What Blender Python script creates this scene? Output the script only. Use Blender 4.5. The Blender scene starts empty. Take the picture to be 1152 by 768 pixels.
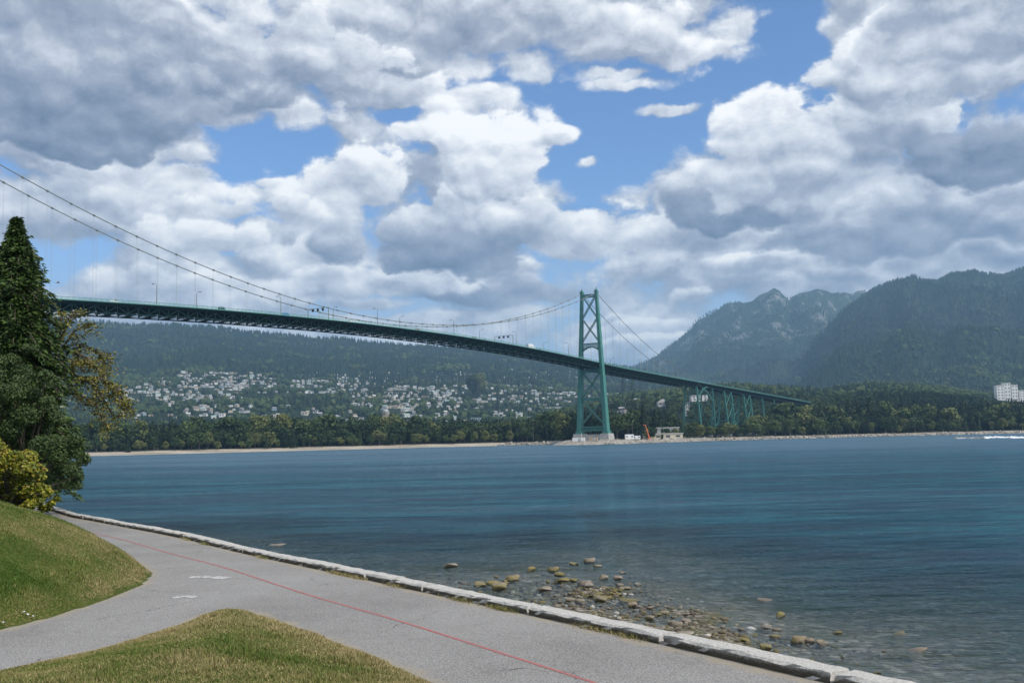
import bpy, math, random
import numpy as np
from mathutils import Matrix, Vector

# ------------------------------------------------------------------ camera, world, sun, exposure
SC = bpy.context.scene
COL = SC.collection
PITCH, ROLL, CAM_H, FPX = 0.0953, -0.0229, 5.0, 1152.0
cp_, sp_ = math.cos(PITCH), math.sin(PITCH)
FWD = np.array([0, cp_, sp_]); RI0 = np.array([1.0, 0, 0]); UP0 = np.cross(RI0, FWD)
RI = RI0*math.cos(ROLL) + UP0*math.sin(ROLL)
UP = -RI0*math.sin(ROLL) + UP0*math.cos(ROLL)
cam = bpy.data.cameras.new('camera'); camo = bpy.data.objects.new('camera', cam); COL.objects.link(camo)
camo.matrix_world = Matrix(((RI[0], UP[0], -FWD[0], 0), (RI[1], UP[1], -FWD[1], 0), (RI[2], UP[2], -FWD[2], CAM_H), (0, 0, 0, 1)))
cam.sensor_width = 36.0; cam.lens = 36.0; cam.clip_start = 0.1; cam.clip_end = 60000
SC.camera = camo
SC.view_settings.view_transform = 'Standard'; SC.view_settings.look = 'None'
SC.view_settings.exposure = 0.0; SC.view_settings.gamma = 1.0
SC.render.engine = 'CYCLES'
SC.cycles.max_bounces = 6; SC.cycles.diffuse_bounces = 2; SC.cycles.glossy_bounces = 2
SC.cycles.transparent_max_bounces = 8; SC.cycles.volume_bounces = 1; SC.cycles.transmission_bounces = 2
SC.cycles.use_denoising = True

def ray(px, py):
    """world direction through a photo pixel (1152 wide)"""
    d = FWD*FPX + RI*(px-576.0) - UP*(py-384.0)
    return d/np.linalg.norm(d)
def onz(px, py, z=0.0):
    d = ray(px, py); t = (z-CAM_H)/d[2]
    return np.array([d[0]*t, d[1]*t, z])
def at(px, py, Y):
    d = ray(px, py); t = Y/d[1]
    return np.array([d[0]*t, Y, CAM_H+d[2]*t])
def topx(p):
    d = np.array(p, float)-np.array([0, 0, CAM_H])
    return 576+FPX*(d@RI)/(d@FWD), 384-FPX*(d@UP)/(d@FWD)
def azel(px, py):
    d = ray(px, py); return math.atan2(d[0], d[1]), math.asin(d[2])

SUN_AZ, SUN_EL = math.radians(124), math.radians(46)      # clockwise from the view direction
sund = Vector((math.sin(SUN_AZ)*math.cos(SUN_EL), math.cos(SUN_AZ)*math.cos(SUN_EL), math.sin(SUN_EL)))
sl = bpy.data.lights.new('sun', 'SUN'); sl.energy = 3.6; sl.angle = math.radians(0.6); sl.color = (1.0, 0.94, 0.86)
so = bpy.data.objects.new('sun', sl); COL.objects.link(so)
so.rotation_euler = (-sund).to_track_quat('-Z', 'Y').to_euler()

class NT:
    """small node helper"""
    def __init__(s, nt): s.nt = nt; s.n = nt.nodes; s.l = nt.links
    def node(s, t, **kw):
        n = s.n.new(t)
        for k, v in kw.items(): setattr(n, k, v)
        return n
    def put(s, sock, v):
        if v is None: return
        if isinstance(v, bpy.types.NodeSocket): s.l.new(v, sock)
        else:
            try: sock.default_value = v
            except TypeError: sock.default_value = tuple(v)
    def math(s, op, a, b=None, c=None, clamp=False):
        n = s.node('ShaderNodeMath', operation=op, use_clamp=clamp)
        for i, v in enumerate((a, b, c)): s.put(n.inputs[i], v)
        return n.outputs[0]
    def vec(s, op, a, b=None, c=None, out=0):
        n = s.node('ShaderNodeVectorMath', operation=op)
        s.put(n.inputs[0], a)
        if op == 'SCALE': s.put(n.inputs[3], b)
        else:
            s.put(n.inputs[1], b); s.put(n.inputs[2], c)
        return n.outputs[out]
    def noise(s, vec, scale, detail=4, rough=.5, dist=0., dim='3D', lac=2.0, out=0):
        n = s.node('ShaderNodeTexNoise', noise_dimensions=dim)
        s.put(n.inputs['Vector'], vec); s.put(n.inputs['Scale'], scale); s.put(n.inputs['Detail'], detail)
        s.put(n.inputs['Roughness'], rough); s.put(n.inputs['Distortion'], dist); s.put(n.inputs['Lacunarity'], lac)
        return n.outputs[out]
    def ramp(s, v, a, b, c=0., d=1., interp='SMOOTHSTEP'):
        n = s.node('ShaderNodeMapRange', interpolation_type=interp)
        for i, x in enumerate((v, a, b, c, d)): s.put(n.inputs[i], x)
        return n.outputs[0]
    def mix(s, f, a, b, blend='MIX'):
        n = s.node('ShaderNodeMix', data_type='RGBA', blend_type=blend)
        s.put(n.inputs[0], f); s.put(n.inputs[6], a); s.put(n.inputs[7], b)
        return n.outputs[2]
    def cramp(s, v, stops, interp='LINEAR'):
        n = s.node('ShaderNodeValToRGB'); n.color_ramp.interpolation = interp
        e = n.color_ramp.elements
        while len(e) < len(stops): e.new(0.5)
        for i, (p, c) in enumerate(stops):
            e[i].position = p; e[i].color = (c[0], c[1], c[2], 1)
        s.put(n.inputs[0], v); return n.outputs[0]

world = bpy.data.worlds.new('World'); SC.world = world; world.use_nodes = True
W_STR = 0.10
HAZE = 6.8e-5
def build_world():
    nt = world.node_tree; nt.nodes.clear(); W = NT(nt)
    # ---- group: billowing noise at a point of the sky given as (azimuth, elevation) in radians
    g = bpy.data.node_groups.new('cloud_billow', 'ShaderNodeTree')
    g.interface.new_socket('P', in_out='INPUT', socket_type='NodeSocketVector')
    g.interface.new_socket('D', in_out='OUTPUT', socket_type='NodeSocketFloat')
    G = NT(g); gi = g.nodes.new('NodeGroupInput'); go = g.nodes.new('NodeGroupOutput')
    q = G.vec('MULTIPLY', gi.outputs[0], (1.0, 1.45, 1.0))
    n1 = G.noise(q, 6.5, 8, .60, .0, dim='2D')
    vo = G.node('ShaderNodeTexVoronoi', feature='F1', voronoi_dimensions='2D'); G.put(vo.inputs['Vector'], q); G.put(vo.inputs['Scale'], 22.0)
    n2 = G.math('MULTIPLY_ADD', G.math('POWER', vo.outputs['Distance'], 1.5), -.60, .2)
    g.links.new(G.math('MULTIPLY_ADD', G.math('SUBTRACT', n1, .5), 2.6, n2), go.inputs[0])
    def D(p):
        n = nt.nodes.new('ShaderNodeGroup'); n.node_tree = g; nt.links.new(p, n.inputs[0]); return n.outputs[0]
    def field(p, blobs, start=0.0):
        acc = None
        for (x, y, rx, ry, am) in blobs:       # (x, y, rx, ry, amount): where the masses and openings lie
            a, e = azel(x, y); fx, fy = FPX/rx, FPX/ry
            d = W.vec('LENGTH', W.vec('MULTIPLY_ADD', p, (fx, fy, 0), (-a*fx, -e*fy, 0)), out=1)
            acc = W.math('MULTIPLY_ADD', W.ramp(d, 1.9, 0.0), am, acc if acc else start)
        return acc
    tc = W.node('ShaderNodeTexCoord').outputs['Generated']
    sx = W.node('ShaderNodeSeparateXYZ'); W.put(sx.inputs[0], tc)
    az = W.math('ARCTAN2', sx.outputs[0], sx.outputs[1])
    el = W.math('ARCSINE', sx.outputs[2])
    cx = W.node('ShaderNodeCombineXYZ'); W.put(cx.inputs[0], az); W.put(cx.inputs[1], W.math('MAXIMUM', el, -0.02))
    P0 = cx.outputs[0]
    wn = W.noise(P0, 11.0, 4, .55, out=1, dim='2D')
    P = W.vec('MULTIPLY_ADD', W.vec('SUBTRACT', wn, (.5, .5, .5)), (.060, .034, 0), P0)
    cover_blobs = COVER
    acc = field(P, cover_blobs, BIAS)
    low = W.ramp(el, .17, .05, 0, .25)
    Q = W.vec('MULTIPLY_ADD', W.vec('SUBTRACT', wn, (.5, .5, .5)), (.022, .014, 0), P0)
    n0 = D(Q)
    d0 = W.math('ADD', W.math('MULTIPLY_ADD', n0, 1.35, acc), low)
    d1 = D(W.vec('ADD', Q, (.004, .010, 0)))
    d2 = D(W.vec('ADD', Q, (.014, .036, 0)))
    cover = W.ramp(d0, -.05, .5)
    rel = W.math('MULTIPLY_ADD', W.math('SUBTRACT', n0, d1), .50, W.math('MULTIPLY', W.math('SUBTRACT', n0, d2), .13))
    L = W.math('MULTIPLY_ADD', W.math('SUBTRACT', n0, d2), .12, .62)
    nk = W.math('MULTIPLY', n0, .74)
    for (x, y, rx, ry, top, bas) in PUFFS:      # single clouds, the far ones first: pale where the sun reaches, grey under
        a, e = azel(x, y); fx, fy = FPX/rx, FPX/ry
        v = W.vec('MULTIPLY_ADD', P, (fx, fy, 0), (-a*fx, -e*fy, 0))
        s = W.math('SUBTRACT', W.math('ADD', nk, 1.05), W.vec('LENGTH', v, out=1))
        al = W.ramp(s, 0.0, min(.5, 7.0/ry+.05))
        up = W.vec('DOT_PRODUCT', v, (.16, .62, 0), out=1)
        t = W.math('MULTIPLY_ADD', s, -.35, W.math('ADD', up, W.math('MULTIPLY', n0, .22)))
        li = W.ramp(t, -.75, .35, bas, top)
        m = W.node('ShaderNodeMix', data_type='FLOAT'); W.put(m.inputs[0], al); W.put(m.inputs[2], L); W.put(m.inputs[3], li)
        L = m.outputs[0]
        cover = W.math('MAXIMUM', cover, al)
    lit = W.math('ADD', L, rel)
    cc = W.cramp(lit, [(0.0, (.13, .18, .27)), (.25, (.25, .30, .41)), (.5, (.42, .465, .565)), (.75, (.76, .80, .87)), (1.0, (1.16, 1.16, 1.15))])
    sky = W.node('ShaderNodeTexSky', sky_type='NISHITA'); sky.sun_disc = False
    sky.sun_elevation = SUN_EL; sky.sun_rotation = SUN_AZ
    sky.altitude = 10; sky.air_density = 1.0; sky.dust_density = .4; sky.ozone_density = 2.5
    skc = W.mix(1.0, sky.outputs[0], (1.0, 1.24, 1.56, 1), 'MULTIPLY')
    veil = W.ramp(el, .02, .24, .75, .0)
    skc = W.mix(veil, skc, tuple(v/W_STR for v in (.50, .60, .74))+(1,))
    cl = W.vec('SCALE', cc, 1.0/W_STR)
    col = W.mix(cover, skc, cl)
    below = W.ramp(el, -.03, 0.0)
    col = W.mix(below, (.9, 1.1, 1.3, 1), col)
    bg = W.node('ShaderNodeBackground'); W.put(bg.inputs[0], col); bg.inputs[1].default_value = W_STR
    out = W.node('ShaderNodeOutputWorld'); nt.links.new(bg.outputs[0], out.inputs[0])
BIAS = .74
COVER = [
    (900, 45, 32, 60, -1.3), (860, 95, 70, 30, -1.3), (755, 130, 85, 34, -1.2), (665, 175, 62, 34, -1.2),
    (690, 110, 50, 26, -.8), (608, 118, 50, 20, -.8), (300, 160, 70, 14, -.7), (275, 195, 34, 16, -.5), (330, 190, 30, 20, -.6),
    (300, 240, 60, 14, -.6), (468, 165, 38, 20, -.8), (545, 95, 40, 14, -.8), (475, 132, 60, 10, -.7), (1003, 90, 12, 12, -.8),
    (50, 300, 60, 12, -.5), (110, 285, 40, 10, -.35), (235, 275, 60, 8, -.4), (640, 395, 160, 10, -.5), (250, 345, 120, 8, -.4), (500, 350, 200, 14, -.3), (720, 370, 120, 20, -.3)]
PUFFS = [
    (560, 352, 150, 12, .75, .6), (720, 372, 90, 9, .85, .6), (980, 312, 90, 12, .85, .6), (200, 325, 130, 20, .85, .55), (70, 250, 90, 30, .7, .45), (420, 345, 90, 14, .85, .6),
    (560, 330, 180, 22, .5, .3), (1060, 290, 140, 20, .7, .4), (160, 212, 130, 34, .85, .6), (220, 272, 90, 26, .95, .6), (370, 290, 70, 22, .85, .6),
    (440, 318, 100, 26, .9, .6), (650, 262, 140, 42, .95, .6), (520, 262, 150, 46, .85, .15), (400, 204, 64, 40, 1.05, .6), (560, 172, 66, 44, 1.05, .65), (330, 240, 30, 20, .9, .6),
    (1040, 248, 170, 30, .55, .22), (790, 262, 100, 18, .85, .5), (830, 212, 110, 42, .85, .18), (900, 172, 110, 52, .95, .45), (985, 175, 60, 30, .9, .4), (862, 130, 66, 32, 1.1, .7), (205, 178, 60, 12, .85, .65), (250, 236, 60, 14, .85, .65), (620, 150, 34, 14, .95, .75), (540, 106, 50, 16, .9, .7), (465, 150, 30, 12, .9, .7), (1010, 132, 90, 48, 1.0, .55),
    (1115, 165, 115, 36, .45, .05), (1060, 70, 130, 50, .85, .6), (1120, 20, 100, 40, .6, .5), (340, 128, 60, 20, .9, .7), (222, 200, 44, 12, .85, .65), (318, 205, 26, 9, .85, .7), (440, 100, 90, 30, .85, .65), (752, 124, 60, 8, .8, .7), (655, 180, 24, 9, .85, .75), (700, 96, 60, 10, .85, .7),
    (800, 60, 60, 14, .85, .7), (690, 85, 60, 12, .85, .7), (700, 40, 120, 34, .85, .55), (500, 26, 200, 44, .7, .42), (240, 70, 160, 60, .7, .3), (90, 105, 160, 66, .5, .2), (90, 25, 150, 36, .5, .45)]
_r = random.Random(5)
PUFFS = [(_r.uniform(40, 1150), y, _r.uniform(34, 85), _r.uniform(6, 8)+(395-y)*.09, _r.uniform(.8, 1.05), _r.uniform(.38, .6)) for y in [388, 380, 372, 365, 358, 350, 342, 334, 326, 318, 310, 300, 292]]+PUFFS
build_world()

# ------------------------------------------------------------------ helpers
rng = np.random.default_rng(7); random.seed(7)
R_ = math.radians
def sstep(a, b, x):
    t = np.clip((np.asarray(x, float)-a)/(b-a), 0, 1); return t*t*(3-2*t)
def _h(ix, iy, s):
    n = (ix.astype(np.int64)*374761393 + iy.astype(np.int64)*668265263 + s*974634777) & 0xffffffff
    n = ((n ^ (n >> 13))*1274126177) & 0xffffffff
    return ((n ^ (n >> 16)) & 0xffff)/65535.0
def vnoise(x, y, s=0):
    x = np.asarray(x, float); y = np.asarray(y, float)
    ix = np.floor(x); iy = np.floor(y); fx = x-ix; fy = y-iy
    fx = fx*fx*(3-2*fx); fy = fy*fy*(3-2*fy); ix = ix.astype(np.int64); iy = iy.astype(np.int64)
    a = _h(ix, iy, s); b = _h(ix+1, iy, s); c = _h(ix, iy+1, s); d = _h(ix+1, iy+1, s)
    return (a+(b-a)*fx)*(1-fy)+(c+(d-c)*fx)*fy
def fbm(x, y, oc=5, s=0, gain=.5, ridged=False):
    v = 0; am = 1.0; tot = 0
    for i in range(oc):
        n = vnoise(np.asarray(x)*2**i+17.3*i, np.asarray(y)*2**i-9.1*i, s+i)
        if ridged: n = 1-np.abs(2*n-1)
        v = v+am*n; tot += am; am *= gain
    return v/tot

def tag(o, label=None, cat=None, group=None, kind=None):
    if label: o['label'] = label
    if cat: o['category'] = cat
    if group: o['group'] = group
    if kind: o['kind'] = kind
    return o
def link(o, parent=None):
    COL.objects.link(o)
    if parent: o.parent = parent
    return o
def empty(name, loc=(0, 0, 0), rz=0, label=None, cat=None, group=None):
    o = bpy.data.objects.new(name, None); link(o); o.empty_display_size = .2
    o.location = loc; o.rotation_euler = (0, 0, rz); return tag(o, label, cat, group)
def npmesh(name, v, f, mats, mi=None, smooth=False, attrs=None):
    """v (n,3), f (m,k) arrays of one face size, or a list of such arrays"""
    me = bpy.data.meshes.new(name)
    v = np.asarray(v, np.float32); fs = f if isinstance(f, list) and isinstance(f[0], np.ndarray) and f[0].ndim == 2 else [np.asarray(f)]
    fs = [np.asarray(a, np.int32) for a in fs if len(a)]
    nl = sum(a.size for a in fs); nf = sum(len(a) for a in fs)
    me.vertices.add(len(v)); me.vertices.foreach_set('co', v.ravel())
    me.loops.add(nl); me.loops.foreach_set('vertex_index', np.concatenate([a.ravel() for a in fs]))
    tot = np.concatenate([np.full(len(a), a.shape[1], np.int32) for a in fs])
    me.polygons.add(nf); me.polygons.foreach_set('loop_start', np.concatenate([[0], np.cumsum(tot)[:-1]]).astype(np.int32))
    try: me.polygons.foreach_set('loop_total', tot)
    except Exception: pass
    if mi is not None: me.polygons.foreach_set('material_index', np.asarray(mi, np.int32))
    me.polygons.foreach_set('use_smooth', np.full(nf, bool(smooth)))
    for m in (mats if isinstance(mats, (list, tuple)) else [mats]): me.materials.append(m)
    if attrs:
        for k, a in attrs.items():
            at_ = me.attributes.new(k, 'FLOAT', 'POINT'); at_.data.foreach_set('value', np.asarray(a, np.float32))
    me.update(calc_edges=True); me.validate()
    return me
def npobj(name, v, f, mats, parent=None, **kw):
    return link(bpy.data.objects.new(name, npmesh(name, v, f, mats, **kw)), parent)
class MB:
    """collects boxes, bars and tubes into one mesh"""
    def __init__(s): s.v = []; s.f = []; s.m = []; s.mi = 0
    def _add(s, vs, fs):
        o = len(s.v); s.v += [tuple(map(float, p)) for p in vs]
        for q in fs: s.f.append([o+i for i in q]); s.m.append(s.mi)
        return s
    def box(s, c, d, M=None):
        x, y, z = (k/2 for k in d)
        vs = [Vector((i*x, j*y, k*z)) for k in (-1, 1) for j in (-1, 1) for i in (-1, 1)]
        if M is not None: vs = [M @ p for p in vs]
        vs = [p+Vector(c) for p in vs]
        return s._add(vs, [(0, 2, 3, 1), (4, 5, 7, 6), (0, 1, 5, 4), (2, 6, 7, 3), (0, 4, 6, 2), (1, 3, 7, 5)])
    def bar(s, a, b, w, h=None, up=(0, 0, 1), w2=None, h2=None):
        """rectangular bar from a to b, w across, h along the up side"""
        h = h or w; w2 = w2 or w; h2 = h2 or h
        a = Vector(a); b = Vector(b); d = (b-a).normalized(); u = Vector(up)
        if abs(d.dot(u)) > .98: u = Vector((0, 1, 0))
        sx = d.cross(u).normalized(); u = sx.cross(d)
        vs = [a+sx*i*w/2+u*j*h/2 for j in (-1, 1) for i in (-1, 1)]+[b+sx*i*w2/2+u*j*h2/2 for j in (-1, 1) for i in (-1, 1)]
        return s._add(vs, [(0, 2, 3, 1), (4, 5, 7, 6), (0, 1, 5, 4), (2, 6, 7, 3), (0, 4, 6, 2), (1, 3, 7, 5)])
    def tube(s, pts, r, n=6, cap=True):
        pts = [Vector(p) for p in pts]; rr = r if isinstance(r, (list, tuple)) else [r]*len(pts); vs = []; fs = []
        prev = None
        for i, p in enumerate(pts):
            d = (pts[min(i+1, len(pts)-1)]-pts[max(i-1, 0)]).normalized()
            u = prev if prev is not None else (Vector((0, 0, 1)) if abs(d.z) < .9 else Vector((1, 0, 0)))
            x = d.cross(u).normalized(); y = x.cross(d).normalized(); prev = y
            for k in range(n):
                a = 2*math.pi*k/n; vs.append(p+(x*math.cos(a)+y*math.sin(a))*rr[i])
        for i in range(len(pts)-1):
            for k in range(n):
                fs.append((i*n+k, i*n+(k+1) % n, (i+1)*n+(k+1) % n, (i+1)*n+k))
        if cap: fs += [tuple(range(n))[::-1], tuple(range((len(pts)-1)*n, len(pts)*n))]
        return s._add(vs, fs)
    def poly(s, vs, fs): return s._add(vs, fs)
    def mesh(s, name, mats, smooth=False):
        me = bpy.data.meshes.new(name); me.from_pydata(s.v, [], s.f)
        for m in (mats if isinstance(mats, (list, tuple)) else [mats]): me.materials.append(m)
        me.polygons.foreach_set('material_index', s.m)
        me.polygons.foreach_set('use_smooth', [smooth]*len(s.f)); me.update(); return me
    def build(s, name, mats, parent=None, smooth=False, bevel=0):
        o = link(bpy.data.objects.new(name, s.mesh(name, mats, smooth)), parent)
        if bevel:
            b = o.modifiers.new('b', 'BEVEL'); b.width = bevel; b.segments = 2; b.limit_method = 'ANGLE'
        return o

# ------------------------------------------------------------------ materials
def mat(name, col=(.5, .5, .5), rough=.7, metal=0, fn=None, spec=.5):
    m = bpy.data.materials.new(name); m.use_nodes = True; nt = m.node_tree
    b = nt.nodes['Principled BSDF']; b.inputs['Roughness'].default_value = rough; b.inputs['Metallic'].default_value = metal
    b.inputs['Base Color'].default_value = (*col, 1); b.inputs['Specular IOR Level'].default_value = spec
    if fn: fn(NT(nt), b)
    return m
def c4(c): return (c[0], c[1], c[2], 1)
def bump(N, b, h, strength=.4, dist=.02):
    n = N.node('ShaderNodeBump'); n.inputs['Strength'].default_value = strength; n.inputs['Distance'].default_value = dist
    N.put(n.inputs['Height'], h); N.nt.links.new(n.outputs[0], b.inputs['Normal']); return n
def pos(N): return N.node('ShaderNodeNewGeometry').outputs['Position']
def objc(N): return N.node('ShaderNodeTexCoord').outputs['Object']
def rnd(N): return N.node('ShaderNodeObjectInfo').outputs['Random']
def attr(N, name): return N.node('ShaderNodeAttribute', attribute_name=name).outputs['Fac']

def two(c1, c2, scale, c3=None, rough=.8, bs=0, bd=.02, bscale=None, detail=6, coord=pos, stretch=None):
    def fn(N, b):
        p = coord(N)
        if stretch: p = N.vec('MULTIPLY', p, stretch)
        n = N.noise(p, scale, detail, .6)
        st = [(.32, c1), (.68, c2)] if c3 is None else [(.3, c1), (.5, c2), (.7, c3)]
        N.put(b.inputs['Base Color'], N.cramp(n, st))
        if bs: bump(N, b, N.noise(p, bscale or scale*3, 5, .6), bs, bd)
    return fn
def f_asphalt(N, b):
    p = pos(N)
    big = N.noise(N.vec('MULTIPLY', p, (1, 1, 1)), .28, 6, .65); fine = N.noise(p, 42, 3, .75); mid = N.noise(p, 6, 4, .6)
    c = N.cramp(big, [(.32, (.185, .178, .17)), (.5, (.245, .238, .228)), (.66, (.285, .278, .268))])
    c = N.mix(N.ramp(fine, .45, .75), c, (.46, .45, .43, 1)); c2 = N.mix(N.ramp(fine, .5, .3, 0, .9), c, (.07, .07, .07, 1))
    c3 = N.mix(N.ramp(mid, .55, .8, 0, .35), c2, (.115, .11, .105, 1))
    # cracks and old seams
    vo = N.node('ShaderNodeTexVoronoi', feature='DISTANCE_TO_EDGE'); N.put(vo.inputs['Vector'], N.vec('MULTIPLY_ADD', N.noise(p, 1.2, 4, .6, out=1), (.9, .9, 0), p)); vo.inputs['Scale'].default_value = .22
    crack = N.ramp(vo.outputs['Distance'], .004, .0015)
    crack = N.math('MULTIPLY', crack, N.ramp(N.noise(p, .5, 2), .48, .6))
    c4_ = N.mix(N.math('MULTIPLY', crack, .6), c3, (.05, .048, .045, 1))
    sand = N.math('MULTIPLY', N.ramp(N.math('MULTIPLY_ADD', N.noise(p, 1.6, 5, .7), -.9, N.math('ADD', attr(N, 'edge'), .45)), .30, .0), N.ramp(N.noise(p, 5.0, 5, .65), .3, .6, .2, .9))
    c5 = N.mix(sand, c4_, (.33, .285, .21, 1))
    N.put(b.inputs['Base Color'], c5); bump(N, b, fine, .5, .006)
M = {}
M['asphalt'] = mat('asphalt', rough=.9, fn=f_asphalt, spec=.25)
def f_soil(N, b):
    p = pos(N); n1 = N.noise(p, .55, 5, .6); n2 = N.noise(p, 7, 5, .65)
    g = N.cramp(n1, [(.34, (.035, .060, .010)), (.5, (.060, .085, .018)), (.66, (.13, .125, .045))])
    N.put(b.inputs['Base Color'], N.mix(N.ramp(n2, .4, .7, 0, .7), g, (.12, .115, .035, 1)))
    bump(N, b, n2, .8, .05)
M['soil'] = mat('lawn', rough=.95, fn=f_soil, spec=.1)
def f_blade(N, b):
    p = pos(N); n1 = N.noise(p, .75, 6, .72); dry = attr(N, 'dry'); r = attr(N, 'rnd')
    f = N.math('ADD', N.math('ADD', n1, dry), N.math('MULTIPLY_ADD', r, .34, -.17))
    c = N.cramp(f, [(.24, (.060, .120, .014)), (.40, (.115, .165, .028)), (.54, (.20, .205, .06)), (.74, (.38, .31, .15))])
    N.put(b.inputs['Base Color'], c)
    b.inputs['Subsurface Weight'].default_value = 0
M['blade'] = mat('grass_blade', rough=.55, fn=f_blade, spec=.25)
def kerb_shade_moss(N):       # path-side face darkened in the colour for its shade, moss and dirt mixed in
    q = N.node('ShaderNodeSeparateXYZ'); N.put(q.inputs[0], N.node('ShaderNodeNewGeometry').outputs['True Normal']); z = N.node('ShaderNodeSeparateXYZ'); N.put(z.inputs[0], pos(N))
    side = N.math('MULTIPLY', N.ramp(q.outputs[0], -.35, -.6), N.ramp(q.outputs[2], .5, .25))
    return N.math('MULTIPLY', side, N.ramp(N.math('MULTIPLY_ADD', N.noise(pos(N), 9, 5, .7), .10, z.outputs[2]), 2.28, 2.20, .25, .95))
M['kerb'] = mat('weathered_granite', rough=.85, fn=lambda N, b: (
    N.put(b.inputs['Base Color'], N.mix(kerb_shade_moss(N), N.mix(N.ramp(N.noise(pos(N), 3.5, 6, .7), .56, .75, 0, .8),
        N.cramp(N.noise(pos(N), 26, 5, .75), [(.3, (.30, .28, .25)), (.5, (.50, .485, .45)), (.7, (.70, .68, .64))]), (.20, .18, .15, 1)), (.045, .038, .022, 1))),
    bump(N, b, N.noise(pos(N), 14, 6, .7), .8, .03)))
M['wall'] = mat('seawall_granite', rough=.9, fn=two((.14, .13, .11), (.32, .30, .27), 2.5, bs=.7, bd=.05))
M['wood_green'] = mat('moss', rough=.9, fn=two((.10, .09, .03), (.22, .17, .06), 9))
M['red'] = mat('red_line_paint', rough=.7, fn=lambda N, b: N.put(b.inputs['Base Color'], N.mix(N.ramp(N.noise(pos(N), 30, 4, .75), .42, .62, 0, .95), (.48, .10, .09, 1), (.20, .18, .17, 1))))
M['white'] = mat('worn_white_paint', rough=.7, fn=lambda N, b: N.put(b.inputs['Base Color'], N.mix(N.ramp(N.noise(pos(N), 16, 5, .7), .40, .60), (.60, .60, .58, 1), (.22, .215, .21, 1))))
def f_rock(N, b):
    p = objc(N); z = N.node('ShaderNodeSeparateXYZ'); N.put(z.inputs[0], pos(N)); h = z.outputs[2]
    r = rnd(N)
    base = N.cramp(N.noise(N.vec('ADD', p, None), 3, 6, .65), [(.3, (.10, .085, .065)), (.5, (.24, .21, .17)), (.7, (.42, .39, .33))])
    base = N.mix(N.math('MULTIPLY', r, .55), base, (.30, .22, .17, 1))
    weed = N.math('MULTIPLY', N.ramp(N.math('MULTIPLY_ADD', N.noise(pos(N), 5, 4), .35, N.math('MULTIPLY', h, -1.0)), -.10, .12), N.ramp(N.noise(N.vec('SCALE', pos(N), .35), 1.0, 3), .42, .58))
    base = N.mix(N.math('MULTIPLY', weed, .8), base, (.20, .17, .035, 1))
    wet = N.ramp(h, .07, .02, 0, .6)
    N.put(b.inputs['Base Color'], N.mix(wet, base, (.06, .055, .04, 1)))
    N.put(b.inputs['Roughness'], N.ramp(h, .02, .1, .4, .85))
    bump(N, b, N.noise(p, 5, 6, .7), .7, .06)
M['rock'] = mat('beach_rock', rough=.85, fn=f_rock, spec=.3)
M['gravel'] = mat('pebbles', rough=.8, fn=lambda N, b: N.put(b.inputs['Base Color'], N.cramp(attr(N, 'rnd'), [(0, (.05, .04, .03)), (.5, (.14, .12, .085)), (.7, (.14, .12, .04)), (.95, (.26, .23, .19)), (1, (.5, .48, .44))])), spec=.3)
def f_bed(N, b):
    p = pos(N); vo = N.node('ShaderNodeTexVoronoi'); N.put(vo.inputs['Vector'], p); vo.inputs['Scale'].default_value = 5.5
    s = N.node('ShaderNodeSeparateColor'); N.put(s.inputs[0], vo.outputs['Color'])
    c = N.cramp(s.outputs[0], [(0, (.05, .042, .03)), (.4, (.12, .10, .07)), (.75, (.19, .16, .12)), (1, (.34, .31, .26))])
    c = N.mix(N.ramp(N.noise(p, .8, 5, .6), .42, .62, 0, .75), c, (.055, .065, .018, 1))
    N.put(b.inputs['Base Color'], c); bump(N, b, vo.outputs['Distance'], 1.0, -.06)
M['bed'] = mat('beach_gravel', rough=.85, fn=f_bed)
def f_sand(N, b):
    p = pos(N)
    z = N.node('ShaderNodeSeparateXYZ'); N.put(z.inputs[0], p)
    # far land: sand near the water, dry grass and forest floor above, rock on the steep high faces
    sand = N.cramp(N.noise(N.vec('MULTIPLY', p, (.02, .12, .3)), 1.0, 7, .7), [(.35, (.30, .26, .20)), (.5, (.52, .46, .37)), (.68, (.68, .62, .53))])
    grass = N.cramp(N.noise(p, .03, 6, .7), [(.35, (.035, .05, .018)), (.65, (.09, .10, .035))])
    n = N.noise(p, .02, 4, .6)
    f = N.ramp(N.math('MULTIPLY_ADD', n, 2.2, z.outputs[2]), 3.2, 4.4)
    c = N.mix(f, sand, grass)
    fo = N.cramp(N.noise(p, .055, 5, .85), [(.33, (.010, .020, .012)), (.5, (.022, .038, .020)), (.67, (.045, .060, .028))])
    fo = N.mix(N.ramp(N.noise(p, .0022, 5, .6), .42, .66, 0, .8), fo, (.040, .058, .028, 1))
    c = N.mix(N.ramp(z.outputs[2], 6, 30), c, fo)
    nz = N.node('ShaderNodeSeparateXYZ'); N.put(nz.inputs[0], N.node('ShaderNodeNewGeometry').outputs['Normal'])
    rk = N.math('MULTIPLY', N.ramp(N.noise(N.vec('MULTIPLY', p, (.009, .004, .004)), 1.0, 8, .75), .515, .59, 0, .65), attr(N, 'crag'))
    c = N.mix(rk, c, N.cramp(N.noise(p, .02, 6, .7), [(.3, (.13, .135, .14)), (.7, (.46, .45, .43))]))
    N.put(b.inputs['Base Color'], c)
    bump(N, b, N.noise(p, .05, 6, .75), 1.0, 9.0)
M['land'] = mat('far_land', rough=.95, fn=f_sand, spec=.05)
M['seabed'] = mat('sea_bed', (.06, .07, .06), .9)
M['riprap'] = mat('riprap', rough=.9, fn=two((.20, .18, .15), (.46, .43, .38), .5, coord=pos))
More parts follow.
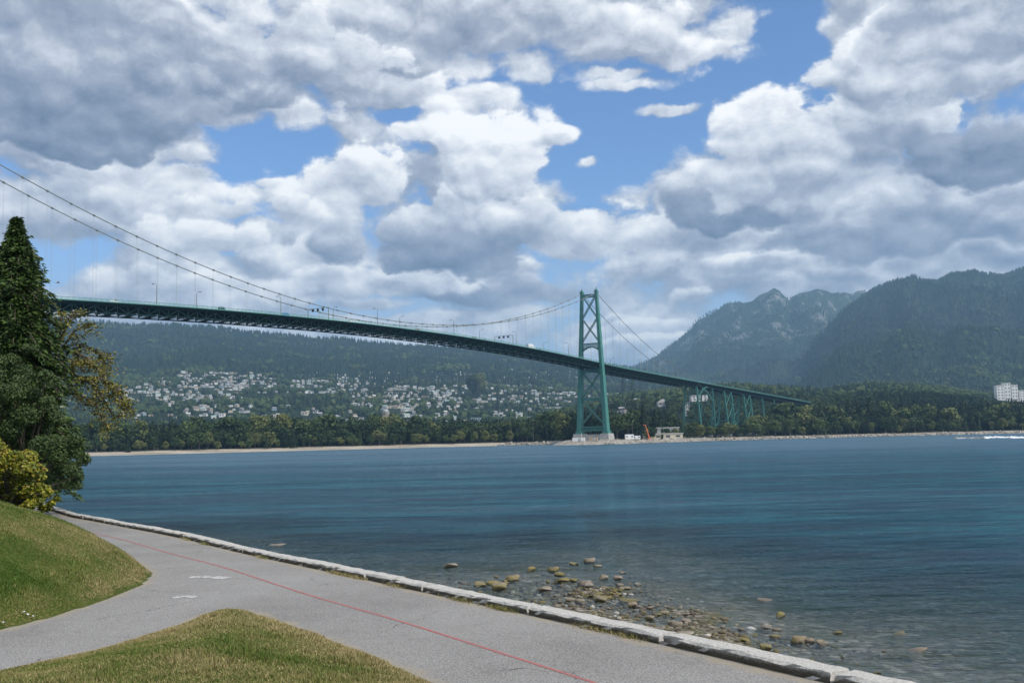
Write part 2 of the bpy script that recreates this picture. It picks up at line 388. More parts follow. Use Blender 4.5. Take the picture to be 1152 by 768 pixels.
def f_leaf(cs, hue=.5, sc=2.0, coord=objc):
    def fn(N, b):
        n = N.noise(coord(N), sc, 3, .6); f = N.math('ADD', N.math('MULTIPLY_ADD', rnd(N), hue, -hue/2), n)
        N.put(b.inputs['Base Color'], N.cramp(f, [(.25, cs[0]), (.5, cs[1]), (.75, cs[2])]))
    return fn
M['leaf_a'] = mat('broadleaf_foliage', rough=.6, spec=.2, fn=f_leaf([(.034, .062, .018), (.075, .112, .030), (.14, .155, .048)], .85, .12))
M['leaf_b'] = mat('conifer_foliage', rough=.6, spec=.2, fn=f_leaf([(.014, .030, .012), (.030, .052, .018), (.055, .075, .026)], .45, .12))
def f_far(cs):
    def fn(N, b):
        n = N.noise(pos(N), .012, 4, .6); r = rnd(N)
        f = N.math('ADD', N.math('MULTIPLY_ADD', r, .7, -.35), n)
        N.put(b.inputs['Base Color'], N.cramp(f, [(.15, cs[0]), (.5, cs[1]), (.85, cs[2])]))
    return fn
M['far_a'] = mat('far_broadleaf', rough=.8, spec=.1, fn=f_far([(.020, .040, .016), (.044, .071, .026), (.078, .100, .036)]))
M['far_b'] = mat('far_conifer', rough=.8, spec=.1, fn=f_far([(.008, .020, .013), (.020, .037, .020), (.038, .055, .028)]))
M['bark'] = mat('bark', rough=.95, fn=two((.06, .048, .038), (.16, .13, .10), 3, bs=.6, coord=objc, stretch=(4, 4, .7)))
M['bark_far'] = mat('far_bark', (.13, .115, .10), .95)
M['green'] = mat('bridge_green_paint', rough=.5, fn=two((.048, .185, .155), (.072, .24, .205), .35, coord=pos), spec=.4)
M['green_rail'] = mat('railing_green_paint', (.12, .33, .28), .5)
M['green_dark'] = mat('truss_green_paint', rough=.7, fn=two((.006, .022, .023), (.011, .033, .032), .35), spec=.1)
M['cable'] = mat('cable_steel', (.20, .22, .21), .6, .0); M['wire'] = mat('suspender_wire', (.40, .44, .44), .5)
M['conc'] = mat('concrete', rough=.9, fn=two((.30, .29, .27), (.48, .47, .44), .4))
M['road'] = mat('deck_asphalt', (.06, .06, .06), .9)
M['lamp'] = mat('lamp_grey', (.16, .20, .19), .5)
for k, c in {'w_white': (.78, .77, .74), 'w_cream': (.62, .56, .44), 'w_grey': (.42, .43, .43), 'w_tan': (.45, .34, .24), 'w_blue': (.32, .42, .48), 'r_dark': (.10, .10, .105), 'r_grey': (.30, .30, .29),
             'r_brown': (.22, .15, .11), 'r_red': (.42, .16, .10), 'r_pale': (.58, .56, .52), 'r_teal': (.30, .42, .38), 'glass': (.06, .08, .10), 'car_white': (.8, .8, .8), 'car_dark': (.03, .03, .035), 'car_blue': (.05, .2, .5), 'car_grey': (.25, .26, .28), 'car_red': (.45, .04, .03),
             'orange': (.75, .20, .08), 'tyre': (.02, .02, .02), 'black': (.02, .02, .02), 'foam': (.85, .88, .9)}.items():
    M[k] = mat(k, c, .15 if k == 'glass' else (.35 if k.startswith('car') else .8))

# ------------------------------------------------------------------ far land: shore flats, town hill, foothills, mountains
def uw(px, py):
    d = ray(px, py); return d[0]/d[1], d[2]/d[1]
def line(pts):
    a = np.array([uw(*p) for p in pts]); return lambda u: np.interp(u, a[:, 0], a[:, 1])
_sh = np.array([onz(x, y+.7)[:2] for x, y in [(-300, 521.5), (0, 514.4), (95, 512.3), (200, 509.6), (300, 507.0), (400, 504.4), (500, 501.9), (580, 500.0), (625, 499.4), (650, 499.6), (690, 498.8), (720, 497.7), (760, 496.5), (800, 495.2), (880, 492.9), (960, 490.8), (1050, 488.7), (1152, 486.4), (1300, 483), (1500, 478.5)]])
def shoreY(u): return np.interp(u, _sh[:, 0]/_sh[:, 1], _sh[:, 1])
W_left = line([(-400, 356), (0, 359), (77, 362), (110, 363), (150, 367), (200, 366), (250, 370), (290, 375), (330, 378), (350, 382), (380, 381), (400, 384), (450, 389), (520, 393), (600, 402), (660, 409), (700, 414), (760, 425), (830, 455), (900, 480), (1600, 480)])
W_foot = line([(-400, 505), (560, 490), (640, 462), (700, 448), (760, 441), (820, 437), (880, 439), (925, 443), (960, 438), (1010, 436), (1060, 441), (1100, 447), (1152, 452), (1300, 446), (1600, 446)])
W_front = line([(-400, 520), (820, 485), (860, 452), (885, 425), (905, 404), (935, 374), (955, 352), (970, 337), (985, 328), (1010, 322), (1025, 318), (1040, 317), (1055, 318), (1065, 312), (1077, 307), (1090, 306), (1110, 309), (1128, 312), (1140, 308), (1152, 305), (1230, 300), (1400, 330), (1600, 330)])
W_back = line([(-400, 520), (600, 470), (680, 428), (700, 420), (717, 413), (734, 405.6), (763, 387), (778, 375), (783, 367), (797, 358), (813, 350), (832, 341), (846, 340), (855, 334), (871, 327), (877, 329), (888, 339), (899, 331), (919, 326), (935, 330), (950, 331), (968, 333), (1000, 345), (1100, 380), (1600, 420)])
def H(x, y):
    """height of the far land"""
    x = np.asarray(x, float); y = np.asarray(y, float); yy = np.maximum(y, 50); u = x/yy; t = y-shoreY(u)
    def hill(W, Ys, g, damp):
        w = np.maximum(W(u), -.02); k = np.interp(y, Ys, g); return (CAM_H+w*yy)*k*(w > -.019) if damp is None else (CAM_H+w*yy)*k
    z = np.interp(t, [-400, -60, -12, 0, 12, 30, 120, 500], [-6, -3.5, -.6, 0, 1.0, 2.2, 3.4, 5])
    z = z+(fbm(x/40, y/40, 3, 3)-.5)*.8*sstep(2, 40, t)
    nz = fbm(x/900, y/900, 6, 11, .5, True)-.6
    n2 = fbm(x/260, y/260, 5, 21)-.5
    n3 = fbm(u*34+.6*n2, y/2600, 5, 61, .55, True)-.6
    zl = (W_left(u)*5600+CAM_H)*np.interp(y, [900, 1400, 2000, 2800, 3600, 4500, 5300, 5600, 6500, 9000], [0, .018, .075, .215, .39, .63, .90, 1.0, .8, .2])
    zl = zl+(nz*90+n2*26)*sstep(1500, 4200, y)*sstep(5800, 4600, y)
    zf = (W_foot(u)*2300+CAM_H)*np.interp(y, [900, 1200, 1700, 2300, 3200, 5000], [0, .12, .6, 1.0, .9, .3])+n2*12*sstep(1300, 1700, y)
    zr = (W_front(u)*6800+CAM_H)*np.interp(y, [1500, 2800, 3600, 4500, 5500, 6300, 6800, 7500, 9500], [.0, .05, .22, .46, .74, .93, 1.0, .86, .4])+(nz*200+n2*50+(fbm(u*22+.5*n2, y/2400, 5, 71, .5, True)-.6)*150)*sstep(3000, 4600, y)*sstep(6900, 5600, y)
    zb = (W_back(u)*9500+CAM_H)*np.interp(y, [4200, 6000, 7800, 8800, 9500, 10500, 12500], [.0, .30, .66, .88, 1.0, .8, .3])+(nz*300+n2*160+n3*90)*sstep(4500, 6500, y)*sstep(9800, 8600, y)
    m = np.maximum(np.maximum(zl, zf), np.maximum(zr, zb))
    land = sstep(60, 300, t)
    return np.where(t > 60, z+np.maximum(m-z, 0)*land, z)
us = np.linspace(-.68, .68, 760)
ts = np.concatenate([np.linspace(-400, -20, 6), np.linspace(-12, 60, 16), np.geomspace(70, 12600, 300)])
U, T = np.meshgrid(us, ts); Yg = shoreY(U)+T; Xg = U*Yg; Zg = H(Xg, Yg)
zb = (W_back(U)*9500); 
crag = sstep(6500, 7600, Yg)*sstep(430, 700, Zg) + .5*sstep(5600, 6400, Yg)*sstep(6900, 6600, Yg)*sstep(600, 760, Zg)*(fbm(Xg/500, Yg/500, 2, 5) > .58)
nr, nc = U.shape; ii = np.arange(nr*nc).reshape(nr, nc)
far = npobj('far_shore', np.stack([Xg, Yg, Zg], -1).reshape(-1, 3), np.stack([ii[:-1, :-1], ii[:-1, 1:], ii[1:, 1:], ii[1:, :-1]], -1).reshape(-1, 4), M['land'], smooth=True, attrs={'crag': np.clip(crag, 0, 1).ravel()})
far.name = 'hills'; tag(far, kind='structure')
def hit(px, py, y0=820, y1=9000):
    """where a photo ray meets the far land"""
    d = ray(px, py); ys = np.linspace(y0, y1, 1600); k = ys/d[1]; z = CAM_H+d[2]*k; h = H(d[0]*k, ys)
    i = np.argmax(z < h)
    return (d[0]*k[i], ys[i], h[i]) if z[i] < h[i] else None

# the sheet under everything
g = npobj('ground', [(-24000, -24000, -7), (24000, -24000, -7), (24000, 24000, -7), (-24000, 24000, -7)], [(0, 1, 2, 3)], M['seabed']); tag(g, kind='structure')

# ------------------------------------------------------------------ near shore: kerb line, path, lawns, beach
PZ = 2.1
KL = np.array([(-26.5, 56.5), (-23.8, 52.2), (-21.2, 47.9), (-19.16, 44.6), (-17.0, 41.8), (-14.6, 38.5), (-12.5, 35.7), (-10.5, 32.9), (-8.84, 30.3), (-7.45, 28.2), (-6.35, 26.6), (-5.1, 24.85), (-4.0, 23.3), (-3.0, 21.9), (-1.98, 20.4), (-1.02, 19.05), (-.42, 18.2), (.12, 17.4), (.66, 16.65), (1.04, 16.1), (1.52, 15.4), (1.93, 14.8), (2.28, 14.25), (2.64, 13.7), (3.0, 13.15), (3.3, 12.65), (3.58, 12.22), (4.25, 11.2), (5.6, 9.1), (7.6, 6.0), (11.5, 0), (18, -10)])
def dense(P, step=.25):
    P = np.asarray(P, float); s = np.concatenate([[0], np.cumsum(np.hypot(*np.diff(P, axis=0).T))]); n = int(s[-1]/step)+2
    t = np.linspace(0, s[-1], n); x = np.interp(t, s, P[:, 0]); y = np.interp(t, s, P[:, 1])
    k = np.ones(9)/9
    if n > 30:
        xx = np.convolve(np.pad(x, 4, 'edge'), k, 'valid'); yy = np.convolve(np.pad(y, 4, 'edge'), k, 'valid'); xx[0], yy[0], xx[-1], yy[-1] = x[0], y[0], x[-1], y[-1]; x, y = xx, yy
    return np.stack([x, y], 1)
KD = dense(KL)
def kerb_dist(x, y):
    """signed distance to the kerb line, positive on the water side"""
    x = np.asarray(x, float); sh = x.shape; x = x.ravel(); y = np.asarray(y, float).ravel(); best = np.full(x.shape, 1e9); sg = np.ones(x.shape)
    K = KD[::2]
    for a, b in zip(K[:-1], K[1:]):
        d = b-a; L2 = d@d; t = np.clip(((x-a[0])*d[0]+(y-a[1])*d[1])/L2, 0, 1); px = a[0]+t*d[0]; py = a[1]+t*d[1]
        q = np.hypot(x-px, y-py); m = q < best; best = np.where(m, q, best); cr = (x-a[0])*d[1]-(y-a[1])*d[0]
        sg = np.where(m, np.where(cr > 0, -1, 1), sg)
    return (best*sg).reshape(sh)
# the line runs from far to near: the water is on its left-hand side in that direction
if kerb_dist(np.array([20.]), np.array([30.]))[0] < 0:
    _kd = kerb_dist; kerb_dist = lambda x, y: -_kd(x, y)
def poly_dist(P, x, y):
    """signed distance to a polygon, positive inside"""
    P = np.asarray(P, float); sh = np.shape(x); x = np.ravel(x).astype(float); y = np.ravel(y).astype(float); best = np.full(x.shape, 1e9); ins = np.zeros(x.shape, bool)
    for a, b in zip(P, np.roll(P, -1, 0)):
        d = b-a; L2 = max(d@d, 1e-9); t = np.clip(((x-a[0])*d[0]+(y-a[1])*d[1])/L2, 0, 1)
        best = np.minimum(best, np.hypot(x-a[0]-t*d[0], y-a[1]-t*d[1]))
        c = ((a[1] > y) != (b[1] > y)) & (x < (b[0]-a[0])*(y-a[1])/(b[1]-a[1]+1e-12)+a[0]); ins ^= c
    return np.where(ins, best, -best).reshape(sh)
MOUND = [(-30, 3), (-16, 11.5), (-11.5, 15), (-8.51, 17.0), (-8.15, 18.3), (-8.0, 20.2), (-8.05, 22.2), (-8.45, 24.0), (-9.7, 26.4), (-10.9, 28.4), (-12.7, 30.9), (-15.4, 34.6), (-18.2, 38.2), (-21.2, 42.3), (-24.5, 47.3), (-29.5, 55.5), (-60, 70), (-90, 50), (-90, -20), (-40, -20)]
PATCH = [(-5.15, 18.5), (-4.75, 18.3), (-4.4, 17.75), (-3.85, 17.0), (-3.2, 16.1), (-2.5, 15.0), (-1.85, 13.95), (-1.12, 12.7), (1.0, 9.3), (3.8, 4.8), (9, -4), (14, -14), (-26, -14), (-17, 1.5), (-11.5, 7.5), (-8.6, 11.3), (-6.85, 13.75), (-6.1, 14.9), (-5.65, 16.2), (-5.45, 17.4), (-5.35, 18.2)]
def lawn_z(x, y):
    m = poly_dist(MOUND, x, y); p = poly_dist(PATCH, x, y)
    wob = (fbm(x*.9, y*.9, 4, 5)-.5)
    zm = .03+.035*sstep(0, .15, m)+2.6*(1-np.exp(-np.maximum(m,0)/3.4))+wob*.16*sstep(0, 1.2, m)
    zp = .03+.035*sstep(0, .15, p)+.22*sstep(0, 2.2, p)+1.1*sstep(7.5, 1.0, y)*sstep(0, 2.5, p)+wob*.10*sstep(0, 1, p)
    z = np.where(m > 0, zm, np.where(p > 0, zp, -.05))
    return PZ+z, np.maximum(m, p)
# lawn as one sheet, its soil sunk below the path
gx = np.arange(-46, 12, .16); gy = np.arange(-12, 62, .16)
GX, GY = np.meshgrid(gx, gy); LZ, LD = lawn_z(GX, GY); KDg = kerb_dist(GX, GY)
nr, nc = GX.shape; ii = np.arange(nr*nc).reshape(nr, nc); F = np.stack([ii[:-1, :-1], ii[:-1, 1:], ii[1:, 1:], ii[1:, :-1]], -1).reshape(-1, 4)
keep = (LD.ravel()[F].max(1) > -.25) & (KDg.ravel()[F].max(1) < -.1)
lawn = npobj('lawn_ground', np.stack([GX, GY, LZ], -1).reshape(-1, 3), F[keep], M['soil'], smooth=True); tag(lawn, kind='structure')
# the path: a flat sheet from kerb to beyond the lawn edges
keep = (KDg.ravel()[F].max(1) < .35) & (KDg.ravel()[F].min(1) > -30) & (LD.ravel()[F].min(1) < .3)
edge = np.minimum(sstep(0, .8, -LD), sstep(0, .9, -KDg))
path = npobj('path', np.stack([GX, GY, np.full_like(GX, PZ)], -1).reshape(-1, 3), F[keep], M['asphalt'], attrs={'edge': edge.ravel()}); tag(path, kind='structure')
# beach and bed
bx = np.arange(-60, 60, .4); by = np.arange(-20, 110, .4); BX, BY = np.meshgrid(bx, by); BD = kerb_dist(BX, BY)
SHORE = dense([onz(x, y)[:2] for x, y in [(60, 578), (170, 594), (230, 608), (290, 617), (350, 629), (400, 638), (440, 646), (478, 652), (520, 660), (560, 666), (620, 671), (670, 681), (710, 691), (760, 706), (800, 722), (860, 741), (960, 775), (1100, 840)]], 1.0)
def bed_z(x, y):
    k = kerb_dist(x, y); az = x/np.maximum(y, 1)
    ws = 1.0+8.3*np.exp(-((x-2.3)/6.2)**2)+2.2*sstep(-2, 4, x)                       # how far the gravel reaches out from the wall
    t = (k-.4)/ws
    z = .55-.62*t
    z = np.where(t > 1.0, -.06-(k-.4-ws)*np.where(x > 4, .034, .055), z)
    return np.maximum(z, -3.5)+(fbm(x*.35, y*.35, 5, 9)-.5)*.5*sstep(0, 4, k)
BZ = bed_z(BX, BY); nr, nc = BX.shape; ii = np.arange(nr*nc).reshape(nr, nc); F2 = np.stack([ii[:-1, :-1], ii[:-1, 1:], ii[1:, 1:], ii[1:, :-1]], -1).reshape(-1, 4)
k2 = BD.ravel()[F2].max(1) > .25
beach = npobj('beach', np.stack([BX, BY, BZ], -1).reshape(-1, 3), F2[k2], M['bed'], smooth=True); tag(beach, kind='structure')

# water: a sheet with its depth stored, fine near the beach
def f_water(N, b):
    nt = N.nt; p = pos(N); dep = attr(N, 'depth')
    z = N.node('ShaderNodeSeparateXYZ'); N.put(z.inputs[0], p); Y = z.outputs[1]
    body = N.cramp(N.noise(N.vec('MULTIPLY', p, (.004, .013, 1)), 1.0, 5, .6), [(.3, (.008, .055, .100)), (.55, (.015, .105, .145)), (.75, (.026, .165, .170))])
    streak = N.noise(N.vec('MULTIPLY', p, (.012, .07, 1)), 1.0, 6, .65)
    body = N.mix(N.ramp(streak, .42, .62, 0, .75), body, (.003, .024, .056, 1))
    w1 = N.noise(N.vec('MULTIPLY', p, (.06, .22, 1)), 1.0, 5, .7); w2 = N.noise(N.vec('MULTIPLY', p, (.22, .8, 1)), 1.0, 5, .7)
    body = N.mix(N.ramp(w1, .56, .42, 0, .6), body, (.003, .024, .052, 1)); body = N.mix(N.ramp(w2, .54, .66, 0, .55), body, (.030, .155, .175, 1)); body = N.mix(N.ramp(w2, .47, .36, 0, .55), body, (.003, .020, .042, 1))  # light and dark of the ripples painted into the body colour for contrast
    h1 = N.noise(N.vec('MULTIPLY', p, (.55, 1.0, 1)), .55, 5, .60)
    h2 = N.noise(N.vec('MULTIPLY', p, (.6, 1.0, 1)), 3.0, 4, .6)
    h3 = N.noise(N.vec('MULTIPLY', p, (.5, 1.1, 1)), .09, 4, .55)
    gust = N.ramp(N.noise(N.vec('MULTIPLY', p, (.006, .028, 1)), 1.0, 5, .6), .35, .65, .45, 1.15)
    hh = N.math('ADD', N.math('MULTIPLY', h1, .55), N.math('ADD', N.math('MULTIPLY', h2, .17), N.math('MULTIPLY', h3, 1.9)))
    calm = N.ramp(Y, 8, 45, .45, 1.0)
    bn = N.node('ShaderNodeBump'); N.put(bn.inputs['Strength'], N.math('MULTIPLY', gust, calm)); bn.inputs['Distance'].default_value = 1.25; N.put(bn.inputs['Height'], hh)
    dif = N.node('ShaderNodeBsdfDiffuse'); N.put(dif.inputs[0], N.mix(N.ramp(h1, .52, .72, 0, .6), N.mix(N.ramp(h2, .52, .35, 0, .6), body, (.003, .022, .042, 1)), (.022, .13, .15, 1)))  # brighter crests and darker hollows of the waves put into the colour too
    tr = N.node('ShaderNodeBsdfTransparent'); N.put(tr.inputs[0], N.mix(N.ramp(dep, 0, 1.1, 0, 1), (.93, .97, .95, 1), (.30, .52, .50, 1)))
    m1 = N.node('ShaderNodeMixShader'); N.put(m1.inputs[0], N.ramp(dep, -.02, 1.5, .0, 1)); nt.links.new(tr.outputs[0], m1.inputs[1]); nt.links.new(dif.outputs[0], m1.inputs[2])
    gl = N.node('ShaderNodeBsdfGlossy'); gl.inputs['Roughness'].default_value = .16; nt.links.new(bn.outputs[0], gl.inputs['Normal']); gl.inputs[0].default_value = (.78, .90, 1, 1)
    N.put(gl.inputs['Roughness'], N.ramp(Y, 20, 400, .07, .26))
    fr = N.node('ShaderNodeFresnel'); fr.inputs[0].default_value = 1.333; nt.links.new(bn.outputs[0], fr.inputs['Normal'])
    m2 = N.node('ShaderNodeMixShader'); N.put(m2.inputs[0], N.math('DIVIDE', N.math('MULTIPLY', fr.outputs[0], .54), N.math('ADD', fr.outputs[0], .28))); nt.links.new(m1.outputs[0], m2.inputs[1]); nt.links.new(gl.outputs[0], m2.inputs[2])
    nt.links.new(m2.outputs[0], nt.nodes['Material Output'].inputs[0])
M['water'] = mat('sea_water', fn=f_water)
wx = np.concatenate([-np.geomspace(60, 14000, 60)[::-1], np.linspace(-56, 56, 140), np.geomspace(60, 14000, 60)])
wy = np.concatenate([np.linspace(-18, 108, 150), np.geomspace(112, 1400, 60)])
WX, WY = np.meshgrid(wx, wy); nr, nc = WX.shape; ii = np.arange(nr*nc).reshape(nr, nc)
dpt = np.where((np.abs(WX) < 59) & (WY < 109), -bed_z(WX, WY), 4.0); dpt = np.where(np.abs(WX) >= 59, 4, dpt)
F3 = np.stack([ii[:-1, :-1], ii[:-1, 1:], ii[1:, 1:], ii[1:, :-1]], -1).reshape(-1, 4)
kk = kerb_dist(np.clip(WX, -80, 80), np.clip(WY, -20, 200)); k3 = (kk.ravel()[F3].max(1) > .1) | (WY.ravel()[F3].min(1) > 60)
water = npobj('water', np.stack([WX, WY, WX*0], -1).reshape(-1, 3), F3[k3], M['water'], smooth=True, attrs={'depth': dpt.ravel()}); tag(water, kind='structure')

# seawall face under the kerb
def kerb_frame(P):
    d = np.gradient(P, axis=0); d /= np.linalg.norm(d, axis=1)[:, None]; n = np.stack([-d[:, 1], d[:, 0]], 1)
    if kerb_dist(P[5:6, 0]+n[5, 0]*.1, P[5:6, 1]+n[5, 1]*.1)[0] < 0: n = -n
    return d, n
KT, KN = kerb_frame(KD)
v = []; n = len(KD)
for i in range(n):
    p, q = KD[i], KN[i]
    v += [(*(p+q*.02), PZ-.03), (*(p+q*.36), PZ-.03), (*(p+q*.52), -1.2)]
f = []
for i in range(n-1):
    a = i*3; f += [(a, a+1, a+4, a+3), (a+1, a+2, a+5, a+4)]
sw = npobj('seawall', v, f, M['wall']); tag(sw, 'long granite seawall under the kerb stones beside the path', 'wall')

# kerb stones
S = np.concatenate([[0], np.cumsum(np.hypot(*np.diff(KD, axis=0).T))])
def kp(s): return np.array([np.interp(s, S, KD[:, 0]), np.interp(s, S, KD[:, 1])])
def s_at(px, py):
    p = onz(px, py, PZ)[:2]; return S[np.argmin(np.hypot(KD[:, 0]-p[0], KD[:, 1]-p[1]))]
def kerb_stone(s0, s1, wd, ht):
    nL = max(4, int((s1-s0)/.13)); rows = []
    r1 = random.random()*50
    prof = [(0.0, -.06), (0.0, .3), (0.0, .75), (.10, 1.0), (.5, 1.02), (.92, 1.0), (1.0, .8), (1.0, -.06)]
    vs = []; c = kp((s0+s1)/2)
    for i in range(nL+1):
        t = i/nL; s = s0+(s1-s0)*t; p = kp(s); e = kp(s+.05)-kp(s-.05); e /= np.linalg.norm(e); nn = np.array([-e[1], e[0]])
        if kerb_dist(p[:1]+nn[0]*.1, p[1:]+nn[1]*.1)[0] < 0: nn = -nn
        for j, (a, b) in enumerate(prof):
            jx = (vnoise(np.array([r1+i*.9]), np.array([j*1.7]), 3)[0]-.5)*(.055 if j < 4 else .03); jz = (vnoise(np.array([r1+i*.7]), np.array([j*2.3+9]), 4)[0]-.5)*(.028 if j > 1 else 0)
            if j == 7 or j == 0: jx *= .4
            q = p+nn*(a*wd+jx*(1 if j in (1, 2, 3) else .5))-np.sign(t-.5)*e*(.015 if (i in (0, nL) and j in (3, 4, 5)) else 0)
            vs.append((q[0]-c[0], q[1]-c[1], b*ht+jz))
    m = len(prof); fs = []
    for i in range(nL):
        for j in range(m-1): fs.append((i*m+j, i*m+j+1, (i+1)*m+j+1, (i+1)*m+j))
    fs += [tuple(range(m))[::-1], tuple(range(nL*m, nL*m+m))]
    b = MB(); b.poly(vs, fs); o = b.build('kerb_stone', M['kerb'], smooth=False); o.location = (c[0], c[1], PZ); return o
joints = [S[0]+.2]
marks = [s_at(*p) for p in [(117, 588), (141, 593), (206, 606), (272, 622), (341, 637), (410, 651), (481, 666), (591, 690), (739, 724)]]
marks += [marks[-1]+3.0, marks[-1]+6.2, marks[-1]+9.3]
while marks[0] > 4: marks.insert(0, marks[0]-3.2)
near = list(reversed(['right most', '']))
prev = marks[0]; kcount = 0
segs = []
for a, b in zip(marks[:-1], marks[1:]):
    k = max(1, round((b-a)/1.6)); cuts = [a+(b-a)*(i+(.12*(random.random()-.5) if 0 < i < k else 0))/k for i in range(k+1)]
    for i in range(k): segs.append((cuts[i]+(.035 if i == 0 else .004), cuts[i+1]-(.035 if i == k-1 else .004)))
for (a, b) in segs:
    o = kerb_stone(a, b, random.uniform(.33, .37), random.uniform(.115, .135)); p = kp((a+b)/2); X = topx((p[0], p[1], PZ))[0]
    if X > 1190: lab = 'pale granite kerb stone past the lower right corner beyond the wide gap'
    elif X > 970: lab = 'last pale granite kerb stone beyond the wide gap by the lower right corner'
    elif X > 740: lab = 'large near granite kerb stone with rough dark face by the reddish flat slab'
    elif X > 590: lab = 'granite kerb stone beside the rocky gravel beach with dry weeds at its foot'
    elif X > 480: lab = 'granite kerb stone beside the first group of round tan boulders'
    elif X > 300: lab = 'mossy granite kerb stone along the dark weedy edge of the water'
    elif X > 120: lab = 'pale kerb stone on the outer side of the bend facing open water'
    else: lab = 'small far kerb stone where the path bends out of sight behind the mound'
    tag(o, lab, 'kerb stone', 'granite kerb stones along the seawall path')

# painted lines on the path
def ribbon(name, pts, w, m, z):
    P = dense(pts, .3); d = np.gradient(P, axis=0); d /= np.linalg.norm(d, axis=1)[:, None]; nn = np.stack([-d[:, 1], d[:, 0]], 1)
    v = [(*(p+q*w/2*s), z) for p, q in zip(P, nn) for s in (-1, 1)]
    return npobj(name, v, [(2*i, 2*i+1, 2*i+3, 2*i+2) for i in range(len(P)-1)], m)
o = ribbon('path_line', [(-19.5, 42.2), (-16.0, 37.6)]+[tuple(onz(x, y, PZ)[:2]) for x, y in [(140, 607), (190, 622), (250, 637), (350, 670), (400, 684), (450, 698), (560, 733), (670, 768)]]+[(2.8, 9.5), (7.5, 2.3), (14, -8)], .060, M['red'], PZ+.004); tag(o, kind='structure')
for k, pts in enumerate([[(213, 649), (232, 648.6), (256, 650)], [(193, 672.5), (210, 670), (222, 672)]]):
    o = ribbon('path_marking', [tuple(onz(x, y, PZ)[:2]) for x, y in pts], [.34, .24][k], M['white'], PZ+.005); tag(o, kind='structure')

# boulders on the beach: photo position, width in photo pixels, kind
def boulder(kind, seed, flat):
    r = np.random.default_rng(seed); import bmesh
    bm = bmesh.new(); bmesh.ops.create_icosphere(bm, subdivisions=3, radius=1.0)
    cuts = [(Vector(r.normal(size=3)).normalized(), r.uniform(.42, .78)) for _ in range(13)]
    for v in bm.verts:
        for nrm, dd in cuts:
            t = v.co.dot(nrm)
            if t > dd: v.co -= nrm*(t-dd)*.94
        k = 1+(vnoise(np.array([v.co.x*1.6+seed]), np.array([v.co.y*1.6+v.co.z*2.1]), seed)[0]-.5)*.5
        v.co = Vector((v.co.x*k*.66, v.co.y*k*.56, v.co.z*k*.40*flat))
    me = bpy.data.meshes.new('rock'); bm.to_mesh(me); bm.free(); me.materials.append(M['rock'])
    me.polygons.foreach_set('use_smooth', [True]*len(me.polygons)); return me
rock_me = [boulder(0, s, f) for s, f in [(1, 1), (2, 1.1), (3, .9), (4, .75), (5, 1.0), (6, .5)]]
